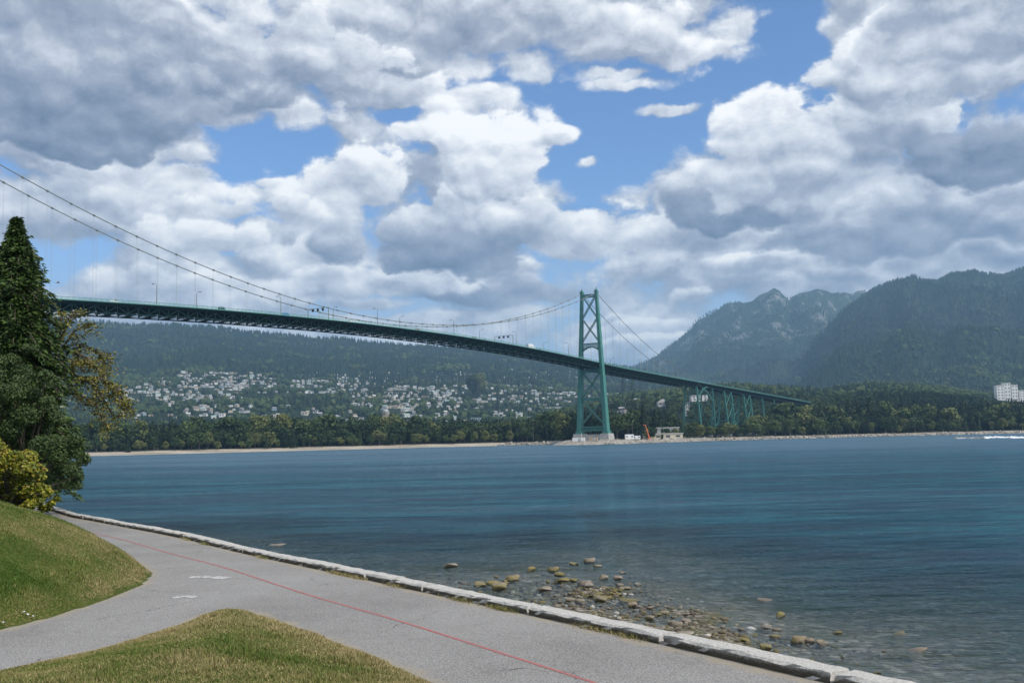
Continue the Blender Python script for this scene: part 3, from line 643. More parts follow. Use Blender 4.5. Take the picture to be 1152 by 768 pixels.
ROCKS = [(504, 636, 18, 3, 'lone flat brown rock in open water left of the boulder groups'), (598, 640, 13, 1, 'small rounded rock at the outer left end of the boulder row'), (621, 641, 15, 0, 'brown rock in the outer row of boulders in shallow water'),
 (630, 646, 14, 2, 'tan rock behind another in the middle of the outer row'), (630, 653, 18, 3, 'low broad tan rock in the middle of the shallows'), (644, 653.5, 12, 4, 'small tan rock touching the largest boulder on its shore side'), (660, 657.5, 22, 1, 'largest pale boulder standing in the middle of the shallows'),
 (574, 651, 19, 0, 'blocky grey boulder at the back of the first tan group'), (555, 655.5, 15, 2, 'rounded tan boulder in the first group by the kerb'), (559, 661, 22, 4, 'smooth dome shaped boulder in front of the first group'), (569.5, 656, 10, 1, 'small boulder wedged in the first group'),
 (539, 657.5, 17, 3, 'low pale boulder on the left of the first group'), (610, 662.5, 18, 3, 'dark flat rock lying between the two boulder groups'), (661.6, 631, 15, 0, 'yellow green weedy rock farthest out in the water'), (645, 634, 12, 3, 'low weedy rock left of the farthest one'), (673, 636.6, 9, 2, 'small weedy rock right of the farthest one'),
 (680, 649.5, 14, 1, 'brown weedy rock left of a pair out in the shallows'), (693.5, 651, 13, 4, 'brown rock on the right of a pair in the shallows'), (700.5, 644.5, 9, 3, 'tiny flat rock awash behind the pair'), (674, 668, 13, 3, 'pale flat rock just behind the reddish boulder'), (674, 674.5, 18, 4, 'smooth reddish boulder near the kerb'),
 (685, 672.8, 11, 1, 'tan rock right beside the reddish boulder'), (681, 660.5, 8, 2, 'small rock behind the reddish boulder'), (696, 658, 10, 0, 'weedy rock awash in the deeper shallows'), (702, 661.7, 12, 3, 'flat tan rock in a cluster awash'), (718, 657.8, 10, 3, 'pale flat rock awash at the outer edge'),
 (709, 674.4, 20, 5, 'long green weed covered slab in the shallows'), (693.6, 669.4, 12, 3, 'brown rock at the left end of the green slab'), (710, 681.4, 14, 4, 'rounded pinkish rock below the green slab'), (642, 674.4, 13, 2, 'brown rock half buried in gravel near the kerb'), (651, 676.5, 12, 0, 'grey brown rock in gravel beside its neighbour'),
 (730, 696, 14, 4, 'tan boulder in front of a grey stone near the kerb'), (725, 689.5, 8, 1, 'small grey stone behind a tan boulder'), (739.5, 691.8, 10, 3, 'dark rounded rock right of the tan boulder'), (747, 689, 12, 2, 'flat topped rock behind the dark rounded one'), (759, 701.5, 16, 0, 'white capped boulder above the flat slab'), (770, 698.6, 14, 4, 'brown boulder leaning on the white capped one'),
 (764, 711, 36, 5, 'long reddish flat slab lying against the kerb'), (878.5, 691.8, 16, 1, 'single orange brown rock standing in open water'), (861, 674, 15, 5, 'thin weedy rock awash in open water'), (861, 705.5, 14, 3, 'weedy brown rock awash inside the single one'), (874.6, 708.5, 10, 2, 'small weedy rock beside another awash'),
 (896, 720, 22, 0, 'largest rough brown boulder near the lower kerb'), (911, 721, 15, 1, 'brown boulder touching the right of the roughest boulder'), (925.6, 724, 15, 3, 'low dark rock at the right end of the lower cluster'), (859, 729, 18, 4, 'tan boulder close to the kerb left of the lower cluster'), (872.6, 716, 12, 2, 'mossy rock behind the lower cluster'),
 (835, 719, 15, 3, 'mossy rock beside the kerb at the left of the lower cluster'), (825.5, 725, 10, 2, 'small stone at the kerb edge in the lower part'), (1012, 712, 15, 5, 'thin yellow white rock awash far right'), (1032, 730.6, 20, 5, 'dark weedy slab awash at the far right'), (941, 712, 11, 3, 'dark rock barely showing right of the lower cluster'), (835, 708, 8, 2, 'tiny weedy rock awash above the lower cluster'),
 (914, 743, 8, 1, 'pale pebble sized rock just over the kerb'), (986, 757, 10, 3, 'brown rock just over the kerb at the lower right'), (313, 612, 16, 5, 'low weedy rock awash off the left part of the path')]
for k, (x, y, w, ki, lab) in enumerate(ROCKS):
    p = onz(x, y+w*.12, 0.05); bz = bed_z(p[0:1], p[1:2])[0]
    zz = max(bz, -.02); p = onz(x, y+w*.10, zz)
    wm = w*p[1]/1152; o = link(bpy.data.objects.new('rock', rock_me[ki])); s = wm/1.12
    hgt = s*(1.12 if ki != 5 else .7)
    zc = max(zz, .0)+hgt*.12
    o.location = (p[0], p[1], zc-hgt*.07); o.scale = (s*1.05, s*random.uniform(.8, 1.1), hgt*.86); o.rotation_euler = (random.uniform(-.15, .15), random.uniform(-.15, .15), random.uniform(-.6, .6))
    tag(o, lab, 'rock', 'boulders along the beach below the kerb')
for k in range(85):
    c = random.choice([(520, 656, 26, 4), (600, 652, 30, 8), (650, 664, 38, 9), (690, 668, 34, 10), (725, 684, 26, 8), (640, 672, 34, 5), (800, 708, 40, 9), (880, 716, 44, 9), (760, 692, 40, 10), (960, 735, 40, 8)])
    x, y = random.gauss(c[0], c[2]*.7), random.gauss(c[1], c[3]*.7); p = onz(x, y, 0.02)
    if kerb_dist(p[0:1], p[1:2])[0] < 1.2: continue
    w = random.uniform(3.5, 8.5); s = w*p[1]/1152/1.12; bz = bed_z(p[0:1], p[1:2])[0]; zz = max(bz+.02, -.03)+s*.22
    o = link(bpy.data.objects.new('rock', rock_me[random.randrange(6)])); o.location = (p[0], p[1], zz); o.scale = (s, s*random.uniform(.7, 1.1), s*random.uniform(.6, 1.1)); o.rotation_euler = (random.uniform(-.3, .3), random.uniform(-.3, .3), random.uniform(0, 6.28))
    tag(o, 'small stone among the '+('first tan boulders beside the kerb' if x < 590 else 'middle boulders in the shallows' if x < 700 else 'stones between reddish boulder and flat slab' if x < 775 else 'lower boulder cluster near the right end of the kerb' if x < 930 else 'few rocks awash at the far right'), 'rock', 'small stones between the boulders')
def scatter_stones(name, n, rmin, rmax, region, lab=None, sub=1):
    import bmesh
    bm = bmesh.new(); bmesh.ops.create_icosphere(bm, subdivisions=sub, radius=1.0); bv = np.array([v.co for v in bm.verts]); bf = np.array([[v.index for v in f.verts] for f in bm.faces]); bm.free()
    px = region(n); px = px[:, :2]; z = bed_z(px[:, 0], px[:, 1]); n = len(px)
    sc = rng.uniform(rmin, rmax, (n, 1, 1))*rng.uniform(.6, 1.4, (n, 1, 1))*np.array([1, .85, .55])[None, None]*rng.uniform(.75, 1.25, (n, 1, 3))
    a = rng.uniform(0, 6.28, n); ca, sa = np.cos(a)[:, None], np.sin(a)[:, None]
    v = bv[None]*(1+rng.uniform(-.16, .16, (n, len(bv), 1)))*sc
    X = v[..., 0]*ca-v[..., 1]*sa+px[:, 0:1]; Yv = v[..., 0]*sa+v[..., 1]*ca+px[:, 1:2]; Z = v[..., 2]+z[:, None]+sc[:, :, 2]*.3
    f = (bf[None]+(np.arange(n)*len(bv))[:, None, None]).reshape(-1, 3)
    return npobj(name, np.stack([X, Yv, Z], -1).reshape(-1, 3), f, M['gravel'], smooth=True, attrs={'rnd': np.repeat(rng.uniform(0, 1, n), len(bv))})
def reg(n):
    out = []
    c = np.array([(520, 657), (600, 668), (650, 666), (690, 672), (730, 690), (700, 660), (640, 648), (800, 712), (880, 722), (450, 650), (400, 640), (330, 625)]); wg = np.array([2, 4, 5, 5, 3, 2, 2, 2, 2, 1.5, 1, .6]); wg /= wg.sum()
    i = rng.choice(len(c), n, p=wg); q = c[i]+rng.normal(size=(n, 2))*[38, 8]
    P = np.array([onz(a, b, 0.0) for a, b in q]); k = kerb_dist(P[:, 0], P[:, 1]); return P[k > .9]
o = scatter_stones('gravel', 1500, .03, .09, reg, sub=2); tag(o, kind='stuff')
def reg2(n):
    s = rng.uniform(0, S[-1]-12, n); k = .6+rng.uniform(0, 1, n)**1.3*8; P = np.stack([np.interp(s, S, KD[:, 0]), np.interp(s, S, KD[:, 1])], 1); idx = np.searchsorted(S, s).clip(0, len(S)-1)
    return P+KN[idx]*k[:, None]
o = scatter_stones('gravel_fine', 9000, .018, .05, reg2); o.name = 'gravel'; tag(o, kind='stuff')

# grass blades
def blades(n, region):
    P = region(n); n = len(P); z, d = lawn_z(P[:, 0], P[:, 1]); kd = kerb_dist(P[:, 0], P[:, 1]); ok = (d > -.02+.10*(rng.random(n)-.5)) & (kd < -.6); P = P[ok]; z = z[ok]; d = d[ok]; n = len(P)
    tuft = sstep(.5, .72, fbm(P[:, 0]*1.6, P[:, 1]*1.6, 3, 31)); h = rng.uniform(.015, .034, n)*(1+1.5*tuft)*(.6+.4*sstep(0, .3, d)); w = rng.uniform(.004, .0075, n)*(1+P[:, 1]/28)
    a = rng.uniform(0, 6.28, n); lean = rng.uniform(.1, .8, n)*h; la = rng.uniform(0, 6.28, n)
    b = np.stack([np.cos(a)*w, np.sin(a)*w, a*0], 1); base = np.stack([P[:, 0], P[:, 1], z-.006], 1); tip = base+np.stack([np.cos(la)*lean, np.sin(la)*lean, h], 1)
    V = np.stack([base-b, base+b, tip], 1).reshape(-1, 3); f = np.arange(3*n).reshape(-1, 3)
    dry = (fbm(P[:, 0]*.33, P[:, 1]*.33, 4, 77)-.5)*.75 + .28*sstep(.8, .0, d)
    inp = poly_dist(PATCH, P[:, 0], P[:, 1]) > -.1
    dry = dry+np.where(inp, .26*sstep(13.0, 17.5, P[:, 1])-.05, -.06)
    mnd = ~inp; dry = dry-np.where(mnd, .05, 0)-np.where(mnd, .13*sstep(24, 30, P[:, 1]), 0)
    return V, f, np.repeat(dry, 3), np.repeat(rng.random(n), 3)
def rfront(n):
    y = 9.5+rng.random(n)**1.2*9.5; return np.stack([rng.uniform(-9, 1.5, n)*y/13, y], 1)
def rleft(n):
    y = 14+rng.random(n)*30; return np.stack([rng.uniform(-.60, -.33, n)*y, y], 1)
def rrim(n):
    P = np.array(MOUND[1:17]+PATCH[:9]+PATCH[14:]); Q = dense(MOUND[1:17], .1); Q2 = dense(PATCH[:9], .1); Q3 = dense(PATCH[14:]+PATCH[:1], .1); Q = np.concatenate([Q, Q2, Q3]); return Q[rng.integers(0, len(Q), n)]+rng.normal(size=(n, 2))*.12
for reg_, n in ((rfront, 380000), (rleft, 520000), (rrim, 24000)):
    V, f, dry, rr = blades(n, reg_); o = npobj('grass', V, f, M['blade'], attrs={'dry': dry, 'rnd': rr}); tag(o, kind='stuff')
# dry weeds rooted along the foot of the kerb
V = []; 
for s0 in [s_at(x, y) for x, y in [(570, 685), (383, 645), (405, 650), (395, 648), (290, 628), (565, 684), (700, 715), (676, 708), (210, 607), (232, 612), (520, 675), (450, 660)]]:
    for _ in range(170):
        s = s0+random.gauss(0, .22); p = kp(s); q = KN[np.searchsorted(S, s).clip(0, len(S)-1)]; b0 = p-q*abs(random.gauss(0, .05)); h = random.uniform(.02, .10); a = random.uniform(0, 6.28)
        V += [(b0[0]-.006*math.cos(a), b0[1]-.006*math.sin(a), PZ), (b0[0]+.006*math.cos(a), b0[1]+.006*math.sin(a), PZ), (b0[0]+random.gauss(0, .04)-q[0]*.03, b0[1]+random.gauss(0, .04)-q[1]*.03, PZ+h)]
n = len(V)//3; o = npobj('weeds', V, np.arange(3*n).reshape(-1, 3), M['blade'], attrs={'dry': np.full(3*n, .12), 'rnd': np.repeat(rng.random(n), 3)}); tag(o, kind='stuff')
# scraps of white litter on the left lawn
for k, (x, y) in enumerate([(27, 690), (31, 693), (37, 695), (4, 702)]):
    for zt in np.linspace(2.1, 3.2, 60):
        p = onz(x, y, zt)
        if lawn_z(p[0:1], p[1:2])[0][0] <= zt: break
    b = MB(); b.poly([(-.06, -.05, 0), (.05, -.06, .03), (.07, .04, .01), (-.02, .06, .05), (0, 0, .07), (-.05, -.04, -.01), (.05, -.04, -.01), (.02, .06, -.01)], [(0, 1, 4), (1, 2, 4), (2, 3, 4), (3, 0, 4), (5, 7, 6)])
    o = b.build('litter', M['car_white']); o.scale = (.34, .34, .34); o.location = (p[0], p[1], zt+.03); o.rotation_euler = (0, 0, k*1.3)
    tag(o, ['crumpled white scrap on the lawn, uppermost of three in a row', 'white scrap of litter between two others on the lawn', 'white scrap of litter at the lower end of the row', 'lone white scrap on the lawn right by the path edge'][k], 'litter', 'white scraps on the left lawn')

# ------------------------------------------------------------------ suspension bridge
BX0, BY0, TH = 58.39, 758.37, .5672
sT, cT = math.sin(TH), math.cos(TH); LS = 473.0; ZT, ZM, DT, DC = 112.4, 70.75, 59.74, 7.27; HW = 6.1
br = empty('suspension_bridge', (BX0, BY0, 0), -TH, 'long green suspension bridge crossing the strait with lattice tower and approach viaduct', 'bridge')
# local frame of the bridge: x = across (east, towards the camera side), y = along (north)
def wpt(s, o, z): return np.array([BX0+s*sT+o*cT, BY0+s*cT-o*sT, z])
def dz(s):
    t = (s+LS/2)/(LS/2); return DT+DC*(1-t*t) if s <= 0 else DT-(2*DC/(LS/2))*15*(1-math.exp(-s/15))-(.036*max(0, s-0))+.036*0 if False else (DT-.0365*s-.9*(1-math.exp(-s/25)))
def cz(s): return ZM+(ZT-ZM)*((s+LS/2)/(LS/2))**2
def sz(s):
    t = s/187.0; return ZT+(dz(187)+1.5-ZT)*t-4*7.0*t*(1-t)
SEND = 535
def s_of_px(px, o=0.0, z=60):
    a, b = -520.0, 700.0
    for _ in range(50):
        m = (a+b)/2
        if topx(wpt(m, o, z))[0] < px: a = m
        else: b = m
    return a
def loft(mb, prof, ss, zf):
    """sweep a closed (x, dz) profile along the deck"""
    vs = []; fs = []; m = len(prof)
    for s in ss: vs += [(x, s, zf(s)+h) for x, h in prof]
    for i in range(len(ss)-1):
        for j in range(m): fs.append((i*m+j, i*m+(j+1) % m, (i+1)*m+(j+1) % m, (i+1)*m+j))
    fs += [tuple(range(m)), tuple(range((len(ss)-1)*m, len(ss)*m))[::-1]]
    mb.poly(vs, fs)
ss = list(np.arange(-473-60, SEND+1, 10.0))
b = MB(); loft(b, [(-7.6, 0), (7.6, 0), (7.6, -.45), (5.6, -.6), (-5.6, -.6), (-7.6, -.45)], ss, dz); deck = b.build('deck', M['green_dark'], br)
b = MB(); loft(b, [(-5.0, .03), (5.0, .03), (5.0, .005), (-5.0, .005)], ss, dz); b.build('road_surface', M['road'], deck)
b = MB()
s = -473.0
while s < 190:
    b.box((0, s, dz(s)-2.0), (12.0, .5, 2.8)); b.box((0, s+5.03, dz(s+5)-1.75), (12.0, .4, 2.3))
    s += 10.064
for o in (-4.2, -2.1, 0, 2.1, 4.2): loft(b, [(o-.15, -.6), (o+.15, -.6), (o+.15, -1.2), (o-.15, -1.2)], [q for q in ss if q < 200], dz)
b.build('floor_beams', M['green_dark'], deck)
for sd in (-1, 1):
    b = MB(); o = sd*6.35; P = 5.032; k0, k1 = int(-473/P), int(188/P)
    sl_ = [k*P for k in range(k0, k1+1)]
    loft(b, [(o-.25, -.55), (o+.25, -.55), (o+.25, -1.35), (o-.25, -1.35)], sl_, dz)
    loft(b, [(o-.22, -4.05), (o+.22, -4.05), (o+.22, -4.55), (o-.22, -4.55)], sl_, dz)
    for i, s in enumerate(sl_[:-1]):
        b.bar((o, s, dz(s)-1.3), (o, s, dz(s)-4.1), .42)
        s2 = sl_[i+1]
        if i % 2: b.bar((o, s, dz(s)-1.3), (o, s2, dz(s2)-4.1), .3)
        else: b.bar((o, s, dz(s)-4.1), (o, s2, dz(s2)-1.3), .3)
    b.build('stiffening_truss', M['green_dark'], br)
    b = MB(); o = sd*7.55
    loft(b, [(o-.06, 1.05), (o+.06, 1.05), (o+.06, 1.25), (o-.06, 1.25)], ss, dz)
    loft(b, [(o-.05, .0), (o+.05, .0), (o+.05, .28), (o-.05, .28)], ss, dz)
    s = -533.0
    while s < SEND: b.box((o, s, dz(s)+.55), (.12, .16, 1.1)); s += 2.5
    s = -533.0
    while s < 100: b.box((o, s, dz(s)+.62), (.035, .07, .9)); s += .5
    rl = b.build('railing', M['green_rail'], br); tag(rl, 'pale green pedestrian railing')
# bottom lateral bracing
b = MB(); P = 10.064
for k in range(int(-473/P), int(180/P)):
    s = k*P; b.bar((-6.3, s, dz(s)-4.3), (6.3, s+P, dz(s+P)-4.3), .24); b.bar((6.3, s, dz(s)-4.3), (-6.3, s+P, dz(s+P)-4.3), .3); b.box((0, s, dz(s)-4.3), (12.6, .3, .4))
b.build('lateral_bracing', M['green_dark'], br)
# cables, bands, suspenders
S0 = -443.7
band_me = MB().tube([(0, -.45, 0), (0, .45, 0)], .42, 8).mesh('cable_band', M['cable'])
scount = 0; late = MB()
for sd in (-1, 1):
    pts = [(sd*HW, s, cz(s)) for s in np.linspace(-473, 0, 70)]+[(sd*HW, s, sz(s)) for s in np.linspace(6, 187, 24)]+[(sd*HW, 196, dz(196)-3)]
    mc = MB().tube(pts, .205, 8).build('main_cable', M['cable'], br)
    for hw in (.55,):   # the two hand ropes over the cable
        for q in (-.32, .32): pass
    ks = [S0+10.064*k for k in range(-2, 44)]
    for s in ks:
        if s > -5 or s < -470: continue
        bo = link(bpy.data.objects.new('cable_band', band_me), mc); bo.location = (sd*HW, s, cz(s)); bo.rotation_euler = (math.atan(2*(ZT-ZM)*(s+LS/2)/(LS/2)**2), 0, 0)
        if cz(s)-dz(s) > 1.2:
            m_ = MB()
            for q in (-.16, .16): m_.tube([(0, q, 0), (0, q, cz(s)-dz(s)-.1)], .030, 4)
            if scount < 100: u = m_.build('suspender', M['wire'], br); u.location = (sd*HW, s, dz(s)+.1); scount += 1
    for k in range(1, 15):
        s = k*12.2
        if sz(s)-dz(s) < 1.5: continue
        for q in (-.16, .16): late.tube([(sd*HW, s+q, dz(s)+.1), (sd*HW, s+q, sz(s))], .034, 4)
lo = late.build('suspenders', M['wire'], br); tag(lo, kind='stuff')

def leg_x(z): return 6.1+(11.2-6.1)*(ZT-z)/(ZT-8)
tparts = []
def tower(s0, first):
    tw = bpy.data.objects.new('tower', None); link(tw, br); tw.location = (0, s0, 0)
    tag(tw, 'green lattice tower with battered legs and cross bracing' if first else 'second lattice tower at the near end of the main span')
    for sd in (-1, 1):
        b = MB()
        for za, zb_ in [(7.8, 34), (34, 57), (57, 84), (84, ZT)]:
            k = lambda z: (1.7+1.5*(ZT-z)/104, 2.5+2.2*(ZT-z)/104)
            wa, wb = k(za), k(zb_)
            b.bar((sd*leg_x(za), 0, za), (sd*leg_x(zb_), 0, zb_), wa[1], wa[0], up=(1, 0, 0), w2=wb[1], h2=wb[0])
        for z in np.arange(12, 110, 4.2):       # plates and stiffeners of the riveted cells
            k = (1.7+1.5*(ZT-z)/104+.16, 2.5+2.2*(ZT-z)/104+.16); b.box((sd*leg_x(z), 0, z), (k[0], k[1], .22))
        for z0, z1 in [(7.9, 58), (58.5, 111)]:
            for q in (-1, 1):
                ka, kb = 2.5+2.2*(ZT-z0)/104, 2.5+2.2*(ZT-z1)/104
                b.bar((sd*leg_x(z0), q*ka*.52, z0), (sd*leg_x(z1), q*kb*.52, z1), .5, .12, up=(0, 1, 0))
        b.box((sd*leg_x(9), 0, 8.8), (4.6, 5.8, 2.0))
        lg = b.build('leg', M['green'], tw)
        b = MB(); b.box((sd*6.1, 0, ZT+.5), (2.2, 3.6, 1.2)); b.box((sd*6.1, 0, ZT+1.6), (1.4, 2.4, 1.2)); b.bar((sd*6.1, 0, ZT+2), (sd*6.1, 0, ZT+5), .5, w2=.05, h2=.05); b.build('cable_saddle', M['green'], tw)
    def X(za, zb_, dark):
        for sd in (-1, 1):
            b = MB()
            for q in (-1, 1):
                A = Vector((sd*(leg_x(za)-.9), q*1.0, za)); B = Vector((-sd*(leg_x(zb_)-.9), q*1.0, zb_)); b.bar(A, B, .35, .75, up=(0, 1, 0))
            n = 12; A0 = Vector((sd*(leg_x(za)-.9), 0, za)); B0 = Vector((-sd*(leg_x(zb_)-.9), 0, zb_))
            for i in range(n):
                p = A0.lerp(B0, (i+.5)/n); q_ = A0.lerp(B0, min(1, (i+1.3)/n)); b.bar((p.x, -1, p.z), (q_.x, 1, q_.z), .16)
            b.build('diagonal_brace', M['green'], tw)
    X(93.5, 110, 0); X(75.8, 93, 0); X(33.5, 54, 0); X(14, 33, 0)
    def strut(z, h, name, arch=0):
        b = MB(); hw = leg_x(z)-.8
        for q in (-1.1, 1.1):
            b.box((0, q, z+h/2), (2*hw, .35, .6)); 
            if not arch: b.box((0, q, z-h/2), (2*hw, .35, .6))
            n = 8
            for i in range(n):
                xa, xb_ = -hw+2*hw*i/n, -hw+2*hw*(i+1)/n
                za = z-h/2-(arch*((abs(xa)/hw)**2) if arch else 0); zb2 = z-h/2-(arch*((abs(xb_)/hw)**2) if arch else 0)
                b.bar((xa, q, z+h/2), (xb_, q, zb2), .25); b.bar((xa, q, za), (xb_, q, z+h/2), .25)
                if arch: b.bar((xa, q, za), (xb_, q, zb2), .3, .7)
        b.build(name, M['green'], tw)
    strut(73.2, 2.6, 'portal_strut', 2.8); strut(110.3, 1.8, 'top_strut'); strut(11.6, 2.8, 'base_strut'); strut(33.3, 1.2, 'middle_strut'); strut(dz(s0)-5.6, 1.6, 'deck_strut')
    pr = MB(); pr.mi = 0
    for sd in (-1, 1): pr.bar((sd*11.3, 0, -3), (sd*11.3, 0, 7.85), 11, 9, up=(1, 0, 0), w2=8.2, h2=6.6)
    pr.box((0, 0, 3.2), (22, 5.5, 8.4)); pr.box((0, 0, .2), (34, 15, 5))
    pp = pr.build('pier', M['conc'], tw)
tower(0, True); tower(-473, False)
# viaduct: deep plate girders and bents
b = MB(); sv = list(np.arange(187, SEND+1, 9.06))
for sd in (-1, 1):
    loft(b, [(sd*5-.25, -.5), (sd*5+.25, -.5), (sd*5+.25, -3.6), (sd*5-.25, -3.6)], sv, dz)
for s in sv: b.box((0, s+1, dz(s+1)-1.9), (9.6, .3, 2.4))
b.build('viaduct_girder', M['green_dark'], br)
def gz(x, y): return float(H(np.array([x]), np.array([y]))[0])
prevb = None
for s, heavy in [(187, 1), (225, 0), (254, 2), (272, 2), (306, 2), (324, 2), (362, 0), (400, 0), (440, 0), (480, 0), (520, 0)]:
    bt = bpy.data.objects.new('viaduct_bent', None); link(bt, br); bt.location = (0, s, 0); zt_ = dz(s)-3.5; w0 = wpt(s, 0, 0); zg = gz(w0[0], w0[1])-.5
    for sd in (-1, 1):
        b = MB(); r = 1.15 if heavy else .85; b.bar((sd*9.3 if heavy else sd*7.2, 0, zg), (sd*5.3, 0, zt_), r*1.25, r); b.build('leg', M['green'], bt)
    b = MB(); xx = lambda z: 5.3+((9.3 if heavy else 7.2)-5.3)*(zt_-z)/(zt_-zg)
    n = 3 if heavy else 2; zs = np.linspace(zg+2, zt_-.5, n+1)
    for za, zb_ in zip(zs[:-1], zs[1:]):
        b.bar((-xx(za), 0, za), (xx(zb_), 0, zb_), .38); b.bar((xx(za), 0, za), (-xx(zb_), 0, zb_), .38); b.bar((-xx(zb_), 0, zb_), (xx(zb_), 0, zb_), .7)
    b.build('cross_bracing', M['green'], bt)
    b = MB()
    for sd in (-1, 1): b.box((sd*(9.3 if heavy else 7.2), 0, zg+.6), (4, 4, 3))
    b.build('footing', M['conc'], bt)
    if s in (272, 324):                          # braced pairs
        for sd in (-1, 1):
            b = MB(); e = 9.3
            for za, zb_ in zip(zs[:-1], zs[1:]): b.bar((sd*xx(za), 0, za), (sd*xx(zb_), -18, zb_), .5); b.bar((sd*xx(za), -18, za), (sd*xx(zb_), 0, zb_), .5)
            b.build('long_bracing', M['green'], bt)
    if s in (187, 225):
        for sd in (-1, 1):
            b = MB(); pts = [(sd*5.6, (10+22*t)*(1 if s == 187 else -1)*1.0-6*(1 if s == 187 else -1), zt_-9+9*math.sin(t*math.pi/2)) for t in np.linspace(0, 1, 7)]
            pts = [(sd*5.6, 0, zt_-11)]+pts; 
            for p, q in zip(pts[:-1], pts[1:]): b.bar(p, q, .5, .8)
            b.build('arched_brace', M['green'], bt)

# lamps along the deck
def lamp_parts(side):
    pole = MB(); pole.tube([(0, 0, 0), (0, 0, 8.4)], [.16, .10], 8); a = -side
    pts = [(0, 0, 8.2), (a*.3, 0, 8.9), (a*.9, 0, 9.25), (a*2.1, 0, 9.3)]; pole.tube(pts, .07, 6)
    head = MB(); head.box((a*2.4, 0, 9.25), (.95, .42, .22)); head.box((a*2.45, 0, 9.1), (.7, .3, .12))
    return pole.mesh('pole', M['lamp']), head.mesh('lamp_head', M['lamp'])
LP = {sd: lamp_parts(sd) for sd in (-1, 1)}
LAMPS = [(176, 1, 'lamp post on the bridge nearest the conifer tree'), (221, -1, 'second lamp post right of the conifer, on the far railing side'), (316, 1, 'bridge lamp post just left of the first signal gantry'), (375, -1, 'bridge lamp post just right of the first signal gantry'), (425, 1, 'bridge lamp post standing over the lowest sag of the cables'), (450, -1, 'bridge lamp post with arm turned away just right of the cable sag'),
         (511, 1, 'bridge lamp post midway between cable sag and second gantry'), (540, -1, 'bridge lamp post on far side left of the second gantry'), (581, 1, 'bridge lamp post just right of the second signal gantry'), (612, -1, 'bridge lamp post on the far side before the tower'), (640, 1, 'bridge lamp post just left of the lattice tower'), (687, -1, 'bridge lamp post just right of the lattice tower'), (722, 1, 'bridge lamp post over the side span between tower and viaduct'), (760, -1, 'small lamp post where the side span meets the viaduct'), (805, 1, 'small lamp post on the viaduct above its braced legs'), (850, -1, 'farthest small lamp post on the viaduct near the trees')]
for x, sd, lab in LAMPS:
    s = s_of_px(x, sd*7.2); t = empty('street_lamp', wpt(s, sd*7.2, dz(s)), -TH, lab, 'lamp post', 'lamp posts along the bridge deck')
    for me, nm in zip(LP[sd], ('pole', 'lamp_head')): link(bpy.data.objects.new(nm, me), t)
# lane signal gantries over the road
for x, lab in [(358, 'lane signal gantry over the bridge road near the cable sag'), (567, 'lane signal gantry over the bridge road left of the tower')]:
    s = s_of_px(x, 0, 65); t = empty('signal_gantry', wpt(s, 0, dz(s)), -TH, lab, 'signal gantry', 'lane signal gantries over the bridge')
    b = MB()
    for sd in (-1, 1): b.tube([(sd*7.0, 0, 0), (sd*7.0, 0, 6.6)], .17, 8)
    b.bar((-7, 0, 6.5), (7, 0, 6.5), .22); b.build('frame', M['lamp'], t)
    for o in (-3.4, 0, 3.4): MB().box((o, -.2, 5.6), (1.25, .35, 1.25)).build('signal_head', M['black'], t)
# traffic
def car(kind, c, lab, s, o, flip=1):
    t = empty('parked_car' if False else ('truck' if kind == 'truck' else 'car'), wpt(s, o, dz(s)+.03), -TH+(math.pi if flip < 0 else 0), lab, kind, 'traffic crossing the bridge')
    if kind == 'truck':
        MB().box((0, -1.2, 2.25), (2.4, 6.4, 2.6)).build('cargo_box', M['car_white'], t, bevel=.06); b = MB(); b.box((0, 3.2, 1.5), (2.2, 2.0, 1.9)); b.box((0, .5, .7), (2.1, 8.6, .4)); b.build('cab', M[c], t, bevel=.15)
        MB().box((0, 4.12, 1.9), (1.9, .2, .7)).build('windscreen', M['glass'], t); wy_ = (-3.4, -2.2, 3.0)
    else:
        h = 1.0 if kind == 'car' else 1.5
        b = MB(); pr = [(-2.2, .3), (2.2, .3), (2.25, .7), (1.2, .85), (.5, .45+h), (-1.6, .45+h), (-2.1, .9), (-2.25, .7)]
        vs = [(sx, y, z) for sx in (-.88, .88) for y, z in pr]; n = len(pr)
        b.poly(vs, [tuple(range(n)), tuple(range(n, 2*n))[::-1]]+[(i, i+n, (i+1) % n+n, (i+1) % n) for i in range(n)]); b.build('body', M[c], t, bevel=.08)
        b = MB(); b.box((0, -.5, .27+h), (1.79, 1.7, .34)); b.build('window', M['glass'], t); wy_ = (-1.35, 1.35)
    for y in wy_:
        for sx in (-1, 1): MB().tube([(sx*.72, y, .34), (sx*.95, y, .34)], .34, 12).build('wheel', M['tyre'], t)
for x, o, kind, c, lab, fl in [(597, 3.2, 'truck', 'car_white', 'white box truck on the bridge between second gantry and tower', 1), (607, 3.2, 'car', 'car_dark', 'dark car right behind the white truck on the bridge', 1), (534, 3.2, 'van', 'car_grey', 'grey van on the bridge left of the second gantry', 1), (545, 3.2, 'car', 'car_grey', 'grey car following the grey van on the bridge', 1), (322, 3.0, 'van', 'car_blue', 'blue van on the bridge left of the first gantry', 1), (395, 3.0, 'van', 'car_white', 'white van on the bridge over the low cable sag', 1), (470, 3.2, 'car', 'car_red', 'red car on the bridge midway along the sloping deck', 1), (130, 3.2, 'car', 'car_white', 'white car on the bridge nearest the conifer', 1), (250, 3.2, 'van', 'car_dark', 'dark van on the left part of the bridge', 1), (700, 3.2, 'car', 'car_dark', 'dark car just past the lattice tower', 1)]:
    car(kind, c, lab, s_of_px(x, o, 62), o, fl)

